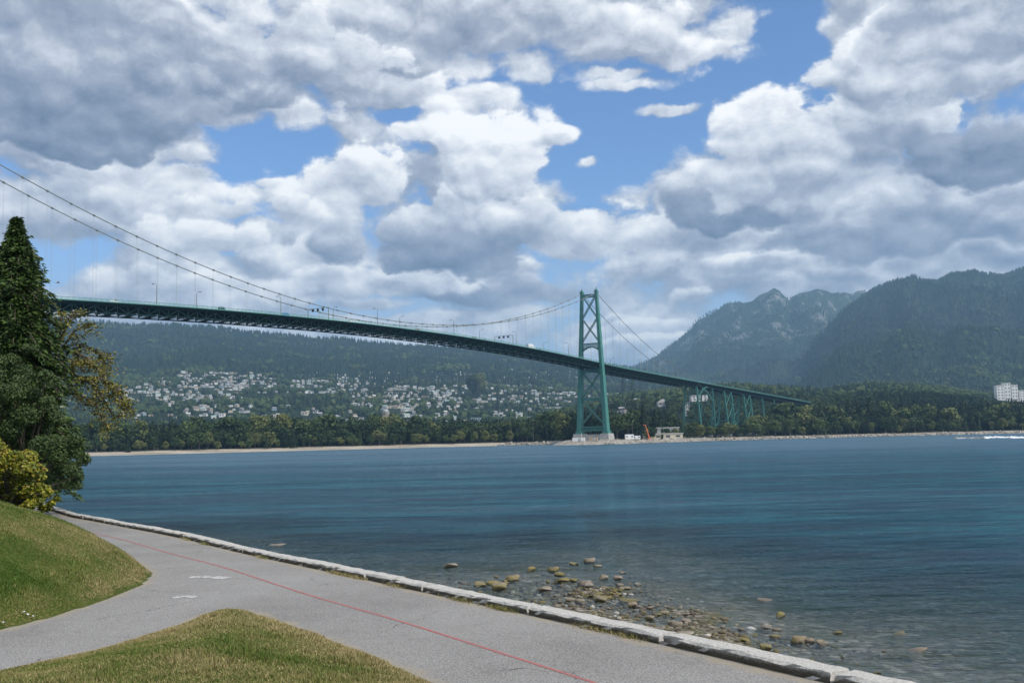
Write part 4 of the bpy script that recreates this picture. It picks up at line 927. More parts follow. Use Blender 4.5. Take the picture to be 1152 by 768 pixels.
# riprap island round the tower pier
import bmesh
def rocks_mesh(name, P, rs, m, sub=1):
    bm = bmesh.new(); bmesh.ops.create_icosphere(bm, subdivisions=sub, radius=1.0); bv = np.array([v.co for v in bm.verts]); bf = np.array([[v.index for v in f.verts] for f in bm.faces]); bm.free()
    n = len(P); v = bv[None]*(1+rng.uniform(-.3, .3, (n, len(bv), 1)))*rs[:, None, None]*rng.uniform(.6, 1.3, (n, 1, 3))+P[:, None]
    return npobj(name, v.reshape(-1, 3), (bf[None]+(np.arange(n)*len(bv))[:, None, None]).reshape(-1, 3), m)
P = []
for _ in range(2600):
    x = rng.uniform(615, 800)if _ % 3 else rng.uniform(560, 1152); u = uw(x, 497)[0]; t = rng.uniform(-5, 9)
    y = shoreY(u)+t; P.append((u*y, y, max(-.2, .15*(t+4))))
for _ in range(700):
    a = rng.uniform(0, 6.28); r_ = rng.uniform(.8, 1.25); q = wpt(math.sin(a)*13*r_, math.cos(a)*24*r_, 0); P.append((q[0], q[1], 2.6-2.2*(r_-.8)/.45))
P = np.array(P); o = rocks_mesh('riprap', P, rng.uniform(.4, 1.5, len(P)), M['riprap']); tag(o, kind='stuff')
bx_ = MB(); bx_.tube([(BX0, BY0, -3), (BX0, BY0, 2.2)], [36, 26], 20); q = bx_.build('tower_island', M['riprap']); tag(q, kind='structure'); q.name = 'ground_bank'

# ------------------------------------------------------------------ tree crowns for the far shore
def quads(C, Nn, size, asp=1.0, curl=.0):
    """one bent quad per centre: C (n,3), normal Nn (n,3), size (n,)"""
    n = len(C); Nn = Nn/np.linalg.norm(Nn, axis=1)[:, None]; r = rng.normal(size=(n, 3)); a = np.cross(Nn, r); a /= np.linalg.norm(a, axis=1)[:, None]; b = np.cross(Nn, a)
    s = size[:, None]/2; V = np.stack([C-a*s*asp-b*s*.5, C-b*s*1.0+a*s*.1, C+a*s*asp, C+b*s*1.0], 1)
    return V.reshape(-1, 3), np.arange(4*n).reshape(-1, 4)
def crown_broad(seed, n=1300, h=1.0, w=.8):
    r = np.random.default_rng(seed); k = 15; lc = r.normal(size=(k, 3)); lc /= np.linalg.norm(lc, axis=1)[:, None]; lc *= r.uniform(.35, 1, (k, 1))**.6*np.array([w*.33, w*.33, .30]); lc[:, 2] += .58
    lr = r.uniform(.10, .21, k); i = r.integers(0, k, n); d = r.normal(size=(n, 3)); d /= np.linalg.norm(d, axis=1)[:, None]
    C = lc[i]+d*(lr[i]*r.uniform(.7, 1.1, n))[:, None]*np.array([1, 1, .8]); Nn = d+r.normal(size=(n, 3))*.6
    V, F = quads(C, Nn, r.uniform(.045, .10, n)); return V*h, F
def crown_conifer(seed, n=1100, w=.30):
    r = np.random.default_rng(seed); z = 1-r.random(n)**.62*.9; k = r.uniform(0, 6.28, n); lay = .75+.25*np.sin(z*70+np.sin(k*3+seed)*1.2); rad = (1-z)**.8*w*lay*r.uniform(.45, 1.1, n)*(1+.25*np.sin(k*2+seed))
    C = np.stack([np.cos(k)*rad, np.sin(k)*rad, z-rad*.25], 1); Nn = np.stack([np.cos(k)*.6, np.sin(k)*.6, z*0+.8], 1)+r.normal(size=(n, 3))*.45
    V, F = quads(C, Nn, r.uniform(.03, .075, n), 1.3); return V, F
def low_broad(seed):
    r = np.random.default_rng(seed); bm = bmesh.new(); bmesh.ops.create_icosphere(bm, subdivisions=2, radius=1.0)
    V = np.array([v.co for v in bm.verts]); F = np.array([[v.index for v in f.verts] for f in bm.faces]); bm.free()
    k = r.normal(size=(9, 3)); k /= np.linalg.norm(k, axis=1)[:, None]; m = np.max(V@k.T, axis=1); V = V*(.55+.5*m[:, None]**3)*r.uniform(.8, 1.15, (len(V), 1)); V = V*np.array([.42, .42, .48])+np.array([0, 0, .52]); return V, F
def low_conifer(seed):
    r = np.random.default_rng(seed); V = []; F = []
    for j, (z0, z1, w) in enumerate([(.08, .55, .26), (.32, .78, .19), (.58, 1.0, .12)]):
        o = len(V); m = 8
        for i in range(m): a = 6.283*i/m+j; q = w*r.uniform(.55, 1.2); V.append((math.cos(a)*q, math.sin(a)*q, z0+r.uniform(-.05, .05)))
        V.append((0, 0, z1)); F += [(o+i, o+(i+1) % m, o+m) for i in range(m)]
    return np.array(V), np.array(F)
BROAD = [npmesh('crown', *crown_broad(s, 1500, 1.0, w), M['leaf_a']) for s, w in [(1, .95), (2, .8), (3, 1.1), (4, .7)]]
CONI = [npmesh('crown', *crown_conifer(s, 1300, w), M['leaf_b']) for s, w in [(5, .26), (6, .20), (7, .32)]]
TRUNK_B = MB().tube([(0, 0, -.04), (.01, 0, .25), (-.01, .01, .55)], [.028, .02, .008], 6).tube([(0, 0, .22), (.12, .05, .5)], [.012, .004], 5).tube([(0, 0, .3), (-.13, -.04, .55)], [.012, .004], 5).mesh('trunk', M['bark_far'])
TRUNK_C = MB().tube([(0, 0, -.04), (0, 0, .5), (0, 0, .98)], [.020, .012, .003], 6).mesh('trunk', M['bark_far'])

def shore_pt(px, t):
    u = uw(px, 495)[0]; y = shoreY(u)+t; return u*y, y
TOPS = np.array([(60, 470), (95, 470), (150, 474), (200, 471), (240, 466), (275, 471), (330, 462), (400, 466), (450, 463), (500, 468), (550, 470), (600, 466), (640, 460), (690, 458), (720, 456), (750, 462), (775, 474), (800, 476), (835, 474), (855, 463), (880, 453), (920, 453), (960, 447), (1000, 449), (1050, 453), (1100, 449), (1152, 451), (1300, 450)], float)
def near_h(px, x, y, z):     # height a tree at x,y needs to reach the photographed tree line
    ty = np.interp(px, TOPS[:, 0], TOPS[:, 1]); w = uw(px, ty)[1]; return max(6, CAM_H+w*y-z)
def shore_tree(px, t, frac, con, lab):
    x, y = shore_pt(px, t); z = gz(x, y); h = near_h(px, x, y, z)*frac
    e = empty('conifer_tree' if con else 'broadleaf_tree', (x, y, z-.2), random.uniform(0, 6.28), lab, 'tree', 'trees along the far shore')
    m = random.choice(CONI if con else BROAD); s = h; wf = random.uniform(.75, 1.3)
    for me, nm in ((m, 'crown'), (TRUNK_C if con else TRUNK_B, 'trunk')):
        c = link(bpy.data.objects.new(nm, me), e); c.scale = (s*wf, s*wf, s)
    return e
def place_words(px):
    for a, w in [(200, 'left of the first green knolls'), (330, 'below the densest rows of hillside houses'), (480, 'left of the middle of the strait'), (640, 'between mid shore and the bridge tower'), (700, 'behind the bridge tower legs'), (770, 'between the tower and the viaduct'), (860, 'among the viaduct legs'), (960, 'where the viaduct meets the woods'), (1080, 'on the right part of the far shore')]:
        if px < a: return w
    return 'at the right end of the far shore'
nt_ = 0
for k in range(132):
    px = 66+k*8.4+random.uniform(-4, 4)
    if 655 < px < 690: continue
    con = (vnoise(np.array([px/37.]), np.array([1.5]), 3)[0] > .56) and random.random() < .8
    low = 690 < px < 860
    shore_tree(px, random.uniform(62, 92), random.uniform(.62, 1.06), con, ('tall dark conifer ' if con else 'tall rounded broadleaf tree ')+place_words(px)); nt_ += 1
for k in range(120):
    px = 64+k*9.3+random.uniform(-4, 4)
    if 640 < px < 722: continue
    shore_tree(px, random.uniform(26, 50), random.uniform(.25, .58) if not 690 < px < 850 else (random.uniform(.3, .5) if px < 775 else random.uniform(.6, 1.1)), random.random() < .08, 'low bushy tree at the beach edge '+place_words(px)); nt_ += 1

# ------------------------------------------------------------------ houses on the hillside
def house_mesh(w, d, h, wall, roof, kind):
    b = MB(); b.mi = 0; b.box((0, 0, h/2-1), (w, d, h+2)); b.mi = 1; e = .6; rh = .22*d if kind != 'flat' else .35
    if kind == 'flat': b.box((0, 0, h+.18), (w+.8, d+.8, .36))
    elif kind == 'gable':
        b.poly([(-w/2-e, -d/2-e, h), (w/2+e, -d/2-e, h), (w/2+e, d/2+e, h), (-w/2-e, d/2+e, h), (-w/2-e, 0, h+rh*1.6), (w/2+e, 0, h+rh*1.6)], [(0, 1, 5, 4), (2, 3, 4, 5), (1, 2, 5), (3, 0, 4), (3, 2, 1, 0)])
    else:
        b.poly([(-w/2-e, -d/2-e, h), (w/2+e, -d/2-e, h), (w/2+e, d/2+e, h), (-w/2-e, d/2+e, h), (-w/4, 0, h+rh*1.4), (w/4, 0, h+rh*1.4)], [(0, 1, 5, 4), (2, 3, 4, 5), (1, 2, 5), (3, 0, 4), (3, 2, 1, 0)])
    b.mi = 2; nf = 1 if h < 4.5 else 2; n = max(2, int(w/4))
    for f in range(nf):
        for i in range(n):
            b.box((-w/2+w*(i+.5)/n, -d/2-.02, 1.7+f*2.9), (w/n*.62, .12, 1.35))
        for q in (-1, 1): b.box((q*(w/2+.02), 0, 1.7+f*2.9), (.12, d*.5, 1.3))
    return b.mesh('house', [M[wall], M[roof], M['glass']])
HV = []
for i in range(16):
    wall = random.choice(['w_white', 'w_white', 'w_white', 'w_cream', 'w_cream', 'w_grey', 'w_grey', 'w_blue', 'w_tan', 'w_tan']); roof = random.choice(['r_dark', 'r_grey', 'r_grey', 'r_pale', 'r_pale', 'r_pale', 'r_brown', 'r_grey', 'r_teal']); kind = random.choice(['flat', 'gable', 'hip'])
    HV.append((house_mesh(random.uniform(11, 21), random.uniform(9, 12), random.choice([4.2, 6.2, 6.6, 7.2]), wall, roof, kind), {'w_white': 'white', 'w_cream': 'cream', 'w_grey': 'grey', 'w_blue': 'pale blue', 'w_tan': 'tan'}[wall], {'r_dark': 'dark', 'r_grey': 'grey', 'r_pale': 'pale', 'r_brown': 'brown', 'r_red': 'red', 'r_teal': 'green'}[roof], {'flat': 'flat', 'gable': 'gabled', 'hip': 'hipped'}[kind]))
REG = [(200, 392, 417, 438, 380, 'in dense upper rows of left hillside'), (135, 195, 424, 440, 26, 'left end of rows by olive branches'), (140, 275, 439, 455, 130, 'in lower left rows of town'), (150, 400, 455, 470, 70, 'scattered low among left hillside trees'),
       (392, 480, 417, 438, 150, 'on middle hillside under bridge deck'), (480, 652, 413, 434, 300, 'high on hillside left of bridge tower'), (480, 655, 434, 452, 150, 'on mid slope left of bridge tower'), (395, 520, 440, 458, 130, 'on the lower middle slope'), (430, 600, 456, 480, 120, 'low on slope behind shore woods'), (655, 735, 425, 470, 44, 'on slope between tower and viaduct'), (60, 140, 440, 470, 14, 'low on hillside beyond near conifer')]
cand = []
for (x0, x1, y0, y1, n, w) in REG:
    for _ in range(n):
        x = random.uniform(x0, x1); r = 3.1; y = y0+round((random.uniform(0, y1-y0)+ (x-x0)*.03)/r)*r+random.uniform(-.5, .5)
        if vnoise(np.array([x/17.]), np.array([y/5.5]), 8)[0] < .34: x = random.uniform(x0, x1)
        cand.append((x, y, w))
HOUSE = []; hp = np.zeros((0, 2))
for (x, y, w) in cand:
    p = hit(x, y, 1250, 5000)
    if p is None or any(abs(p[0]-a[0])+abs(p[1]-a[1]) < 9 for a in hp): continue
    HOUSE.append((p, w)); hp = np.vstack([hp, p[:2]])
HOUSE.sort(key=lambda q: q[0][1])
stock_v, stock_f, stock_m, off = [], [], [], 0
for i, (p, w) in enumerate(HOUSE):
    me, wc, rc, kd = HV[i*7 % 16]
    sl = .3; rz = random.gauss(.0, .45); sc_ = random.uniform(.42, .72)
    if i < 300:
        o = link(bpy.data.objects.new('house', me)); o.location = (p[0], p[1], p[2]+.6); o.rotation_euler = (0, 0, rz); o.scale = (sc_, sc_, sc_)
        tag(o, '%s house, %s %s roof, %s' % (wc, rc, kd, w), 'house', 'houses on the hillside')
    else:
        V = np.array([v.co for v in me.vertices])*sc_; c, s = math.cos(rz), math.sin(rz); V = np.stack([V[:, 0]*c-V[:, 1]*s+p[0], V[:, 0]*s+V[:, 1]*c+p[1], V[:, 2]+p[2]+.6], 1)
        mm = {'white': 0, 'cream': 1, 'grey': 2, 'pale blue': 3, 'tan': 4}[wc]; rr = {'dark': 5, 'grey': 6, 'pale': 7, 'brown': 8, 'red': 9, 'green': 10}[rc]
        stock_v += [tuple(q) for q in V]; stock_f += [[off+k for k in pl.vertices] for pl in me.polygons]; stock_m += [{0: mm, 1: rr, 2: 11}[pl.material_index] for pl in me.polygons]; off += len(V)
if stock_v:
    b = MB(); b.v, b.f, b.m = stock_v, stock_f, stock_m
    o = b.build('houses', [M[k] for k in ['w_white', 'w_cream', 'w_grey', 'w_blue', 'w_tan', 'r_dark', 'r_grey', 'r_pale', 'r_brown', 'r_red', 'r_teal', 'glass']]); tag(o, kind='stuff')
print('houses', len(HOUSE), 'shore trees', nt_)

# larger buildings
def block_clear(p, w, n=4):
    global hp
    for d in range(0, -80*n, -80): hp = np.vstack([hp, [(p[0]*(p[1]+d)/p[1]+o, p[1]+d) for o in np.arange(-w/2, w/2+1, 9)]])
def block(name, p, w, d, h, wall, roof, lab, cat='building', floors=3, rz=0., pitched=0, grp=None):
    e = empty(name, p, rz, lab, cat, grp)
    MB().box((0, 0, h/2-1.5), (w, d, h+3)).build('wall', M[wall], e)
    b = MB()
    if pitched: b.poly([(-w/2-.5, -d/2-.5, h), (w/2+.5, -d/2-.5, h), (w/2+.5, d/2+.5, h), (-w/2-.5, d/2+.5, h), (0, -d/2-.5, h+pitched), (0, d/2+.5, h+pitched)], [(0, 1, 4), (1, 2, 5, 4), (2, 3, 5), (3, 0, 4, 5), (3, 2, 1, 0)])
    else: b.box((0, 0, h+.3), (w+1, d+1, .6))
    b.build('roof', M[roof], e)
    for f in range(floors):
        for i in range(max(2, int(w/7))):
            n = max(2, int(w/7)); MB().box((-w/2+w*(i+.5)/n, -d/2-.03, h*(f+.55)/floors), (w/n*.42, .16, h/floors*.34)).build('window', M['glass'], e)
    return e
def on(px, py, dpt=None):
    p = hit(px, py, 850, 8000) if dpt is None else None
    if p is None: q = at(px, py, dpt or 2300); return (q[0], q[1], gz(q[0], q[1]))
    return tuple(float(v) for v in p)
for px, w, h, lab in [(1124, 8, 8.5, 'left block of the white apartment towers far right above the woods'), (1132, 7, 11, 'tallest middle block of the white apartment towers far right'), (1140, 7, 9, 'right block of the white apartment towers far right'), (1148, 6, 3, 'low white building right of the apartment towers')]:
    q = at(px, 442, 2250); s = 2250/1152; z = gz(q[0], q[1]); z1 = q[2]; block_clear(q, w*s+10, 9)
    block('apartment_building', (q[0], q[1], z), w*s, 14, max(12, z1-z+h*s), 'w_white', 'r_pale', lab, floors=5, grp='white apartment blocks above the right woods')
for px, py, w, h, d, wall, roof, lab, pit in [(745.5, 457, 12, 4, 16, 'w_grey', 'r_pale', 'white gabled hall in the trees between tower and viaduct', 4), (773, 468, 5, 15, 12, 'w_grey', 'r_grey', 'narrow white tower block behind the first viaduct legs', 0), (786, 451, 18, 6, 20, 'w_white', 'r_pale', 'broad white hall seen under the start of the viaduct', 0),
        (372, 475, 9, 7, 12, 'w_white', 'r_pale', 'square white block on the lower slope near the shore woods', 0), (250, 469, 6, 4, 10, 'w_white', 'r_pale', 'small white block low above the left shore woods', 0), (443, 459, 20, 3, 14, 'w_cream', 'r_red', 'long cream building with red roof on the middle slope', 0), (402, 474, 14, 4, 12, 'w_grey', 'r_pale', 'grey long low building just above the shore woods', 0), (343, 467, 7, 4, 10, 'w_cream', 'r_pale', 'cream block among trees left of middle', 0),
        (535, 474, 12, 4, 12, 'w_blue', 'r_teal', 'pale blue building with greenish roof low behind the woods', 0), (560, 478, 14, 3, 12, 'w_white', 'r_pale', 'long white building behind the shore woods left of the tower', 0), (633, 459.5, 40, 1.6, 8, 'w_white', 'r_pale', 'long thin white shed seen left of the tower legs', 0), (712, 443, 20, 1.5, 8, 'w_grey', 'r_pale', 'long thin grey roofed shed right of the tower', 0), (660, 436, 10, 3, 10, 'w_white', 'r_pale', 'white block seen between the tower legs', 0), (697, 466, 8, 3, 10, 'w_white', 'r_pale', 'white low building just right of the tower leg', 0), (818, 433, 9, 2.4, 10, 'w_cream', 'r_red', 'cream building with reddish roof above the viaduct', 0)]:
    p = on(px, py); s = p[1]/1152; block_clear(p, w*s); block('building', p, w*s, d, h*s, wall, roof, lab, floors=1 if h < 6 else 4, pitched=pit*s)
p0 = shore_pt(745, 42); sY = p0[1]/1152
block('building', (p0[0], p0[1], gz(*p0)), 44*sY, 12, 4.2, 'w_cream', 'r_pale', 'long cream building with pale flat roof behind the shrubs by the viaduct', floors=1)
p1 = shore_pt(751, 60); block('building', (p1[0], p1[1], gz(*p1)), 25*sY, 10, 9, 'w_grey', 'r_pale', 'upper grey storey building rising behind the long cream one', floors=2)
for px, w, h, lab in [(708, 9, 4.6, 'white box trailer parked on the shore right of the tower'), (716, 8, 3.4, 'lower white trailer beside the taller one on the shore')]:
    q = shore_pt(px, 24); e = empty('trailer', (q[0], q[1], gz(*q)), .15, lab, 'trailer', 'white trailers on the far shore')
    MB().box((0, 0, .9+h/2), (w*sY, 2.6, h-.9)).build('body', M['car_white'], e, bevel=.1)
    for x in (-.3, .3): MB().box((x*w*sY, -1.32, .9+h*.55), (1.2, .06, .9)).build('window', M['glass'], e)
    for x in (-.28, .28): MB().tube([(x*w*sY, -1.25, .5), (x*w*sY, -.9, .5)], .5, 12).build('wheel', M['tyre'], e)
q = shore_pt(731, 20); e = empty('crane', (q[0], q[1], gz(*q)), 0, 'small orange crane with leaning boom beside the white trailers', 'crane')
MB().box((0, 0, 1.0), (3.2, 2.4, 1.6)).build('body', M['orange'], e, bevel=.15); MB().bar((0, 0, 1.5), (-3.0, 0, 12.5), .9, w2=.5, h2=.5).bar((-3.0, 0, 12.5), (-4.6, 0, 12.0), .4).build('boom', M['orange'], e); MB().box((0, 0, .25), (4, 3, .5)).build('track', M['tyre'], e)
for k, (o_, s_, lab) in enumerate([(-3, -17, 'white storage tank shed on the rocks before the tower pier'), (8, -15, 'small pinkish container beside the shed before the pier')]):
    w = wpt(s_, o_, 2.6); b = empty('storage_container', w, -TH+.3, lab, 'container'); MB().box((0, 0, 1.3), ([9, 6][k], 2.6, 2.6)).build('body', M[['car_white', 'w_tan'][k]], b, bevel=.08); MB().box((.8, -1.33, 1.2), (1.8, .06, 2.1)).build('door', M['w_grey'], b)
for px, h in [(575, 20), (600, 17), (712, 14)]:
    q = shore_pt(px, 22); e = empty('utility_pole', (q[0], q[1], gz(*q)), 0, {575: 'taller grey utility pole before the shore woods', 600: 'thinner grey utility pole nearer the tower', 712: 'short utility pole beside the white trailers'}[px], 'pole', 'poles along the far shore')
    MB().tube([(0, 0, 0), (0, 0, h)], [.22, .12], 8).build('pole', M['bark_far'], e); MB().box((0, 0, h-1), (2.6, .14, .16)).build('crossarm', M['bark_far'], e)

# ------------------------------------------------------------------ forest: everything nobody could count
def hidden(name, meshes):
    c = bpy.data.collections.new(name)
    for i, me in enumerate(meshes): c.objects.link(bpy.data.objects.new('tree_variant', me))
    return c
def scatter(name, P, scl, col, sq=None):
    n = len(P); me = bpy.data.meshes.new(name); me.vertices.add(n); me.vertices.foreach_set('co', np.asarray(P, np.float32).ravel())
    a = me.attributes.new('scl', 'FLOAT_VECTOR', 'POINT'); s3 = np.stack([scl*rng.uniform(.8, 1.2, n), scl*rng.uniform(.8, 1.2, n), scl], 1); a.data.foreach_set('vector', s3.astype(np.float32).ravel())
    a = me.attributes.new('rot', 'FLOAT_VECTOR', 'POINT'); a.data.foreach_set('vector', np.stack([np.zeros(n), np.zeros(n), rng.uniform(0, 6.28, n)], 1).astype(np.float32).ravel())
    a = me.attributes.new('idx', 'INT', 'POINT'); a.data.foreach_set('value', (sq if sq is not None else rng.integers(0, 99, n)).astype(np.int32))
    me.update(); o = link(bpy.data.objects.new(name, me)); g = bpy.data.node_groups.new(name, 'GeometryNodeTree')
    g.interface.new_socket('Geometry', in_out='INPUT', socket_type='NodeSocketGeometry'); g.interface.new_socket('Geometry', in_out='OUTPUT', socket_type='NodeSocketGeometry')
    A = g.nodes.new('NodeGroupInput'); Z = g.nodes.new('NodeGroupOutput'); I = g.nodes.new('GeometryNodeInstanceOnPoints'); ci = g.nodes.new('GeometryNodeCollectionInfo')
    ci.inputs[0].default_value = col; ci.inputs[1].default_value = True; ci.inputs[2].default_value = True
    def na(nm, ty):
        x = g.nodes.new('GeometryNodeInputNamedAttribute'); x.data_type = ty; x.inputs[0].default_value = nm; return x.outputs[0]
    L = g.links; L.new(A.outputs[0], I.inputs['Points']); L.new(ci.outputs[0], I.inputs['Instance']); I.inputs['Pick Instance'].default_value = True
    L.new(na('idx', 'INT'), I.inputs['Instance Index']); er = g.nodes.new('FunctionNodeEulerToRotation'); L.new(na('rot', 'FLOAT_VECTOR'), er.inputs[0]); L.new(er.outputs[0], I.inputs['Rotation']); L.new(na('scl', 'FLOAT_VECTOR'), I.inputs['Scale'])
    L.new(I.outputs[0], Z.inputs[0]); md = o.modifiers.new('trees', 'NODES'); md.node_group = g; return tag(o, kind='stuff')
FB = [npmesh('v', *crown_broad(s, 420, 1.0, w), M['far_a']) for s, w in [(11, .95), (12, .85), (13, 1.05)]]; FC = [npmesh('v', *crown_conifer(s, 380, w), M['far_b']) for s, w in [(15, .27), (16, .34), (17, .22)]]
colA = hidden('wood_variants', FB+FC)
colB = hidden('hill_variants', [npmesh('v', *low_broad(s), M['far_a']) for s in (21, 22, 23)]+[npmesh('v', *low_conifer(s), M['far_b']) for s in (25, 26, 27)])
def strew(n, y0, y1, umax=.62):
    y = np.sqrt(rng.uniform(y0**2, y1**2, n)); u = rng.uniform(-umax, umax, n); return u*y, y
def clear(x, y, fr=75, hw=12):
    ok = np.ones(len(x), bool); o = np.argsort(y); ys_ = y[o]
    for h in hp:
        a, b = np.searchsorted(ys_, [h[1]-fr, h[1]+9]); i = o[a:b]; ok[i[np.abs(x[i]-h[0]*(y[i]/h[1])) < hw]] = False
    return ok
def species(x, y, pc):        # conifers gather in their own patches
    n = len(x); q = fbm(x/120, y/120, 3, 41)+rng.normal(size=n)*.07; con = q > pc; return np.where(con, 3+rng.integers(0, 3, n), rng.integers(0, 3, n))
x, y = strew(17000, 600, 1600); t = y-shoreY(x/y); ok = (t > 55)
pxs = np.array([topx((a, b, 5))[0] for a, b in zip(x, y)])
bs_ = (x-BX0)*sT+(y-BY0)*cT; bo_ = (x-BX0)*cT-(y-BY0)*sT; ok &= ~((np.abs(bo_) < 13) & (bs_ < 420))
hT = np.array([near_h(a, b, c, 5) for a, b, c in zip(pxs, x*0+y, y)]); 
hh = rng.uniform(12, 25, len(x)); hh = np.where(t < 260, np.minimum(hh*1.15, hT*.93), hh)
ok &= ~((t > 30) & (t < 75) & (pxs > 640) & (pxs < 775))
x, y, hh = x[ok], y[ok], hh[ok]; c = clear(x, y); x, y, hh = x[c], y[c], hh[c]
scatter('forest', np.stack([x, y, H(x, y)-.5], 1), hh, colA, species(x, y, .52))
x, y = strew(34000, 1500, 3700); u = x/y; c = clear(x, y, 85, 9.5); x, y = x[c], y[c]; u = x/y
opn = (fbm(x/260, y/260, 3, 55) > .62) & (u < .05); k = ~opn | (rng.random(len(x)) < .35); x, y = x[k], y[k]
scatter('forest', np.stack([x, y, H(x, y)-.5], 1), rng.uniform(9, 19, len(x))*np.where(x/y > .08, 1.05, 1.0), colB, species(x, y, .50))
x, y = strew(60000, 3600, 7000); z = H(x, y); k = z < 1000; x, y, z = x[k], y[k], z[k]
scatter('forest', np.stack([x, y, z-1], 1), rng.uniform(16, 30, len(x)), colB, species(x, y, .26))
x, y = strew(26000, 7000, 9800, .5); k = (x/y > .05) & (x/y < .42); x, y = x[k], y[k]; z = H(x, y); k = z < 1080+rng.normal(size=len(z))*90; x, y, z = x[k], y[k], z[k]
scatter('forest', np.stack([x, y, z-1], 1), rng.uniform(14, 26, len(x)), colB, species(x, y, .2))
# tall trees that stand out of the town
for px, py, w, con, lab in [(531, 446, 26, 0, 'tall green poplar group tree standing out of the middle houses'), (541, 447, 28, 0, 'taller green tree standing beside the first in the town'), (536, 446, 22, 1, 'dark conifer between two tall green trees in the town'), (702, 447, 26, 1, 'tall dark conifer on the slope right of the tower'), (712, 446, 24, 1, 'second dark conifer on the slope right of the tower'), (722, 446, 20, 1, 'third dark conifer on the slope right of the tower'), (370, 455, 12, 1, 'dark conifer standing among the lower left houses'), (560, 463, 18, 1, 'dark pointed conifer low in the town left of the tower')]:
    p = on(px, py); s = w*p[1]/1152; e = empty('conifer_tree' if con else 'broadleaf_tree', (p[0], p[1], p[2]-1), random.random()*6, lab, 'tree', 'tall trees standing out of the town')
    for me, nm in ((random.choice(CONI) if con else BROAD[3], 'crown'), (TRUNK_C if con else TRUNK_B, 'trunk')):
        c = link(bpy.data.objects.new(nm, me), e); c.scale = (s*.8, s*.8, s)

# broken white water far right and a streak far left
def foam(cx, y0, w, n, lab=None):
    V = []; F = []
    for _ in range(n):
        p = onz(cx+random.uniform(-w, w), y0+random.gauss(0, .5), .02); a, b = random.uniform(.5, 2.2), random.uniform(.2, .8); o = len(V)
        m = 8; V += [(p[0]+math.cos(6.283*i/m)*a*random.uniform(.6, 1.2), p[1]+math.sin(6.283*i/m)*b*3, .06) for i in range(m)]+[(p[0], p[1], .28)]; F += [(o+i, o+(i+1) % m, o+m) for i in range(m)]
    o = npobj('foam', V, np.array(F), M['foam']); tag(o, kind='stuff')
foam(1130, 491.8, 24, 90); foam(1085, 493, 8, 8)
P = []
for _ in range(60): q = onz(random.uniform(1074, 1108), 492.6+random.gauss(0, .3), 0); P.append(q)
o = rocks_mesh('shoal_rocks', np.array(P), rng.uniform(.3, .8, 60), M['riprap']); tag(o, kind='stuff')

# ------------------------------------------------------------------ trees and bush at the near left
M['needle'] = mat('cedar_needles', rough=.5, spec=.3, fn=lambda N, b: N.put(b.inputs['Base Color'], N.cramp(N.math('MULTIPLY_ADD', attr(N, 'rnd'), .5, N.math('MULTIPLY', N.noise(pos(N), .7, 4), .5)), [(.2, (.016, .038, .010)), (.5, (.044, .085, .018)), (.8, (.10, .15, .032))])))
M['leaf_dark'] = mat('glossy_dark_leaf', rough=.6, spec=.25, fn=lambda N, b: N.put(b.inputs['Base Color'], N.cramp(attr(N, 'rnd'), [(0, (.020, .040, .010)), (.6, (.05, .085, .022)), (1, (.10, .14, .05))])))
M['leaf_olive'] = mat('olive_leaf', rough=.5, spec=.3, fn=lambda N, b: N.put(b.inputs['Base Color'], N.cramp(N.math('MULTIPLY_ADD', attr(N, 'rnd'), .6, N.math('MULTIPLY', N.noise(pos(N), .9, 3), .4)), [(.2, (.075, .095, .015)), (.5, (.17, .165, .028)), (.8, (.30, .24, .05))])))
M['leaf_gold'] = mat('yellow_leaf', rough=.5, spec=.3, fn=lambda N, b: N.put(b.inputs['Base Color'], N.cramp(N.math('MULTIPLY_ADD', attr(N, 'rnd'), .55, N.math('MULTIPLY', N.noise(pos(N), .8, 3), .45)), [(.2, (.05, .085, .010)), (.45, (.14, .17, .015)), (.65, (.29, .27, .02)), (.84, (.20, .11, .03))])))
def leafobj(name, C, Nn, size, m, parent, asp=1.0):
    V, F = quads(np.asarray(C), np.asarray(Nn), size, asp); return npobj(name, V, F, m, parent, attrs={'rnd': np.repeat(rng.random(len(C)), 4)})
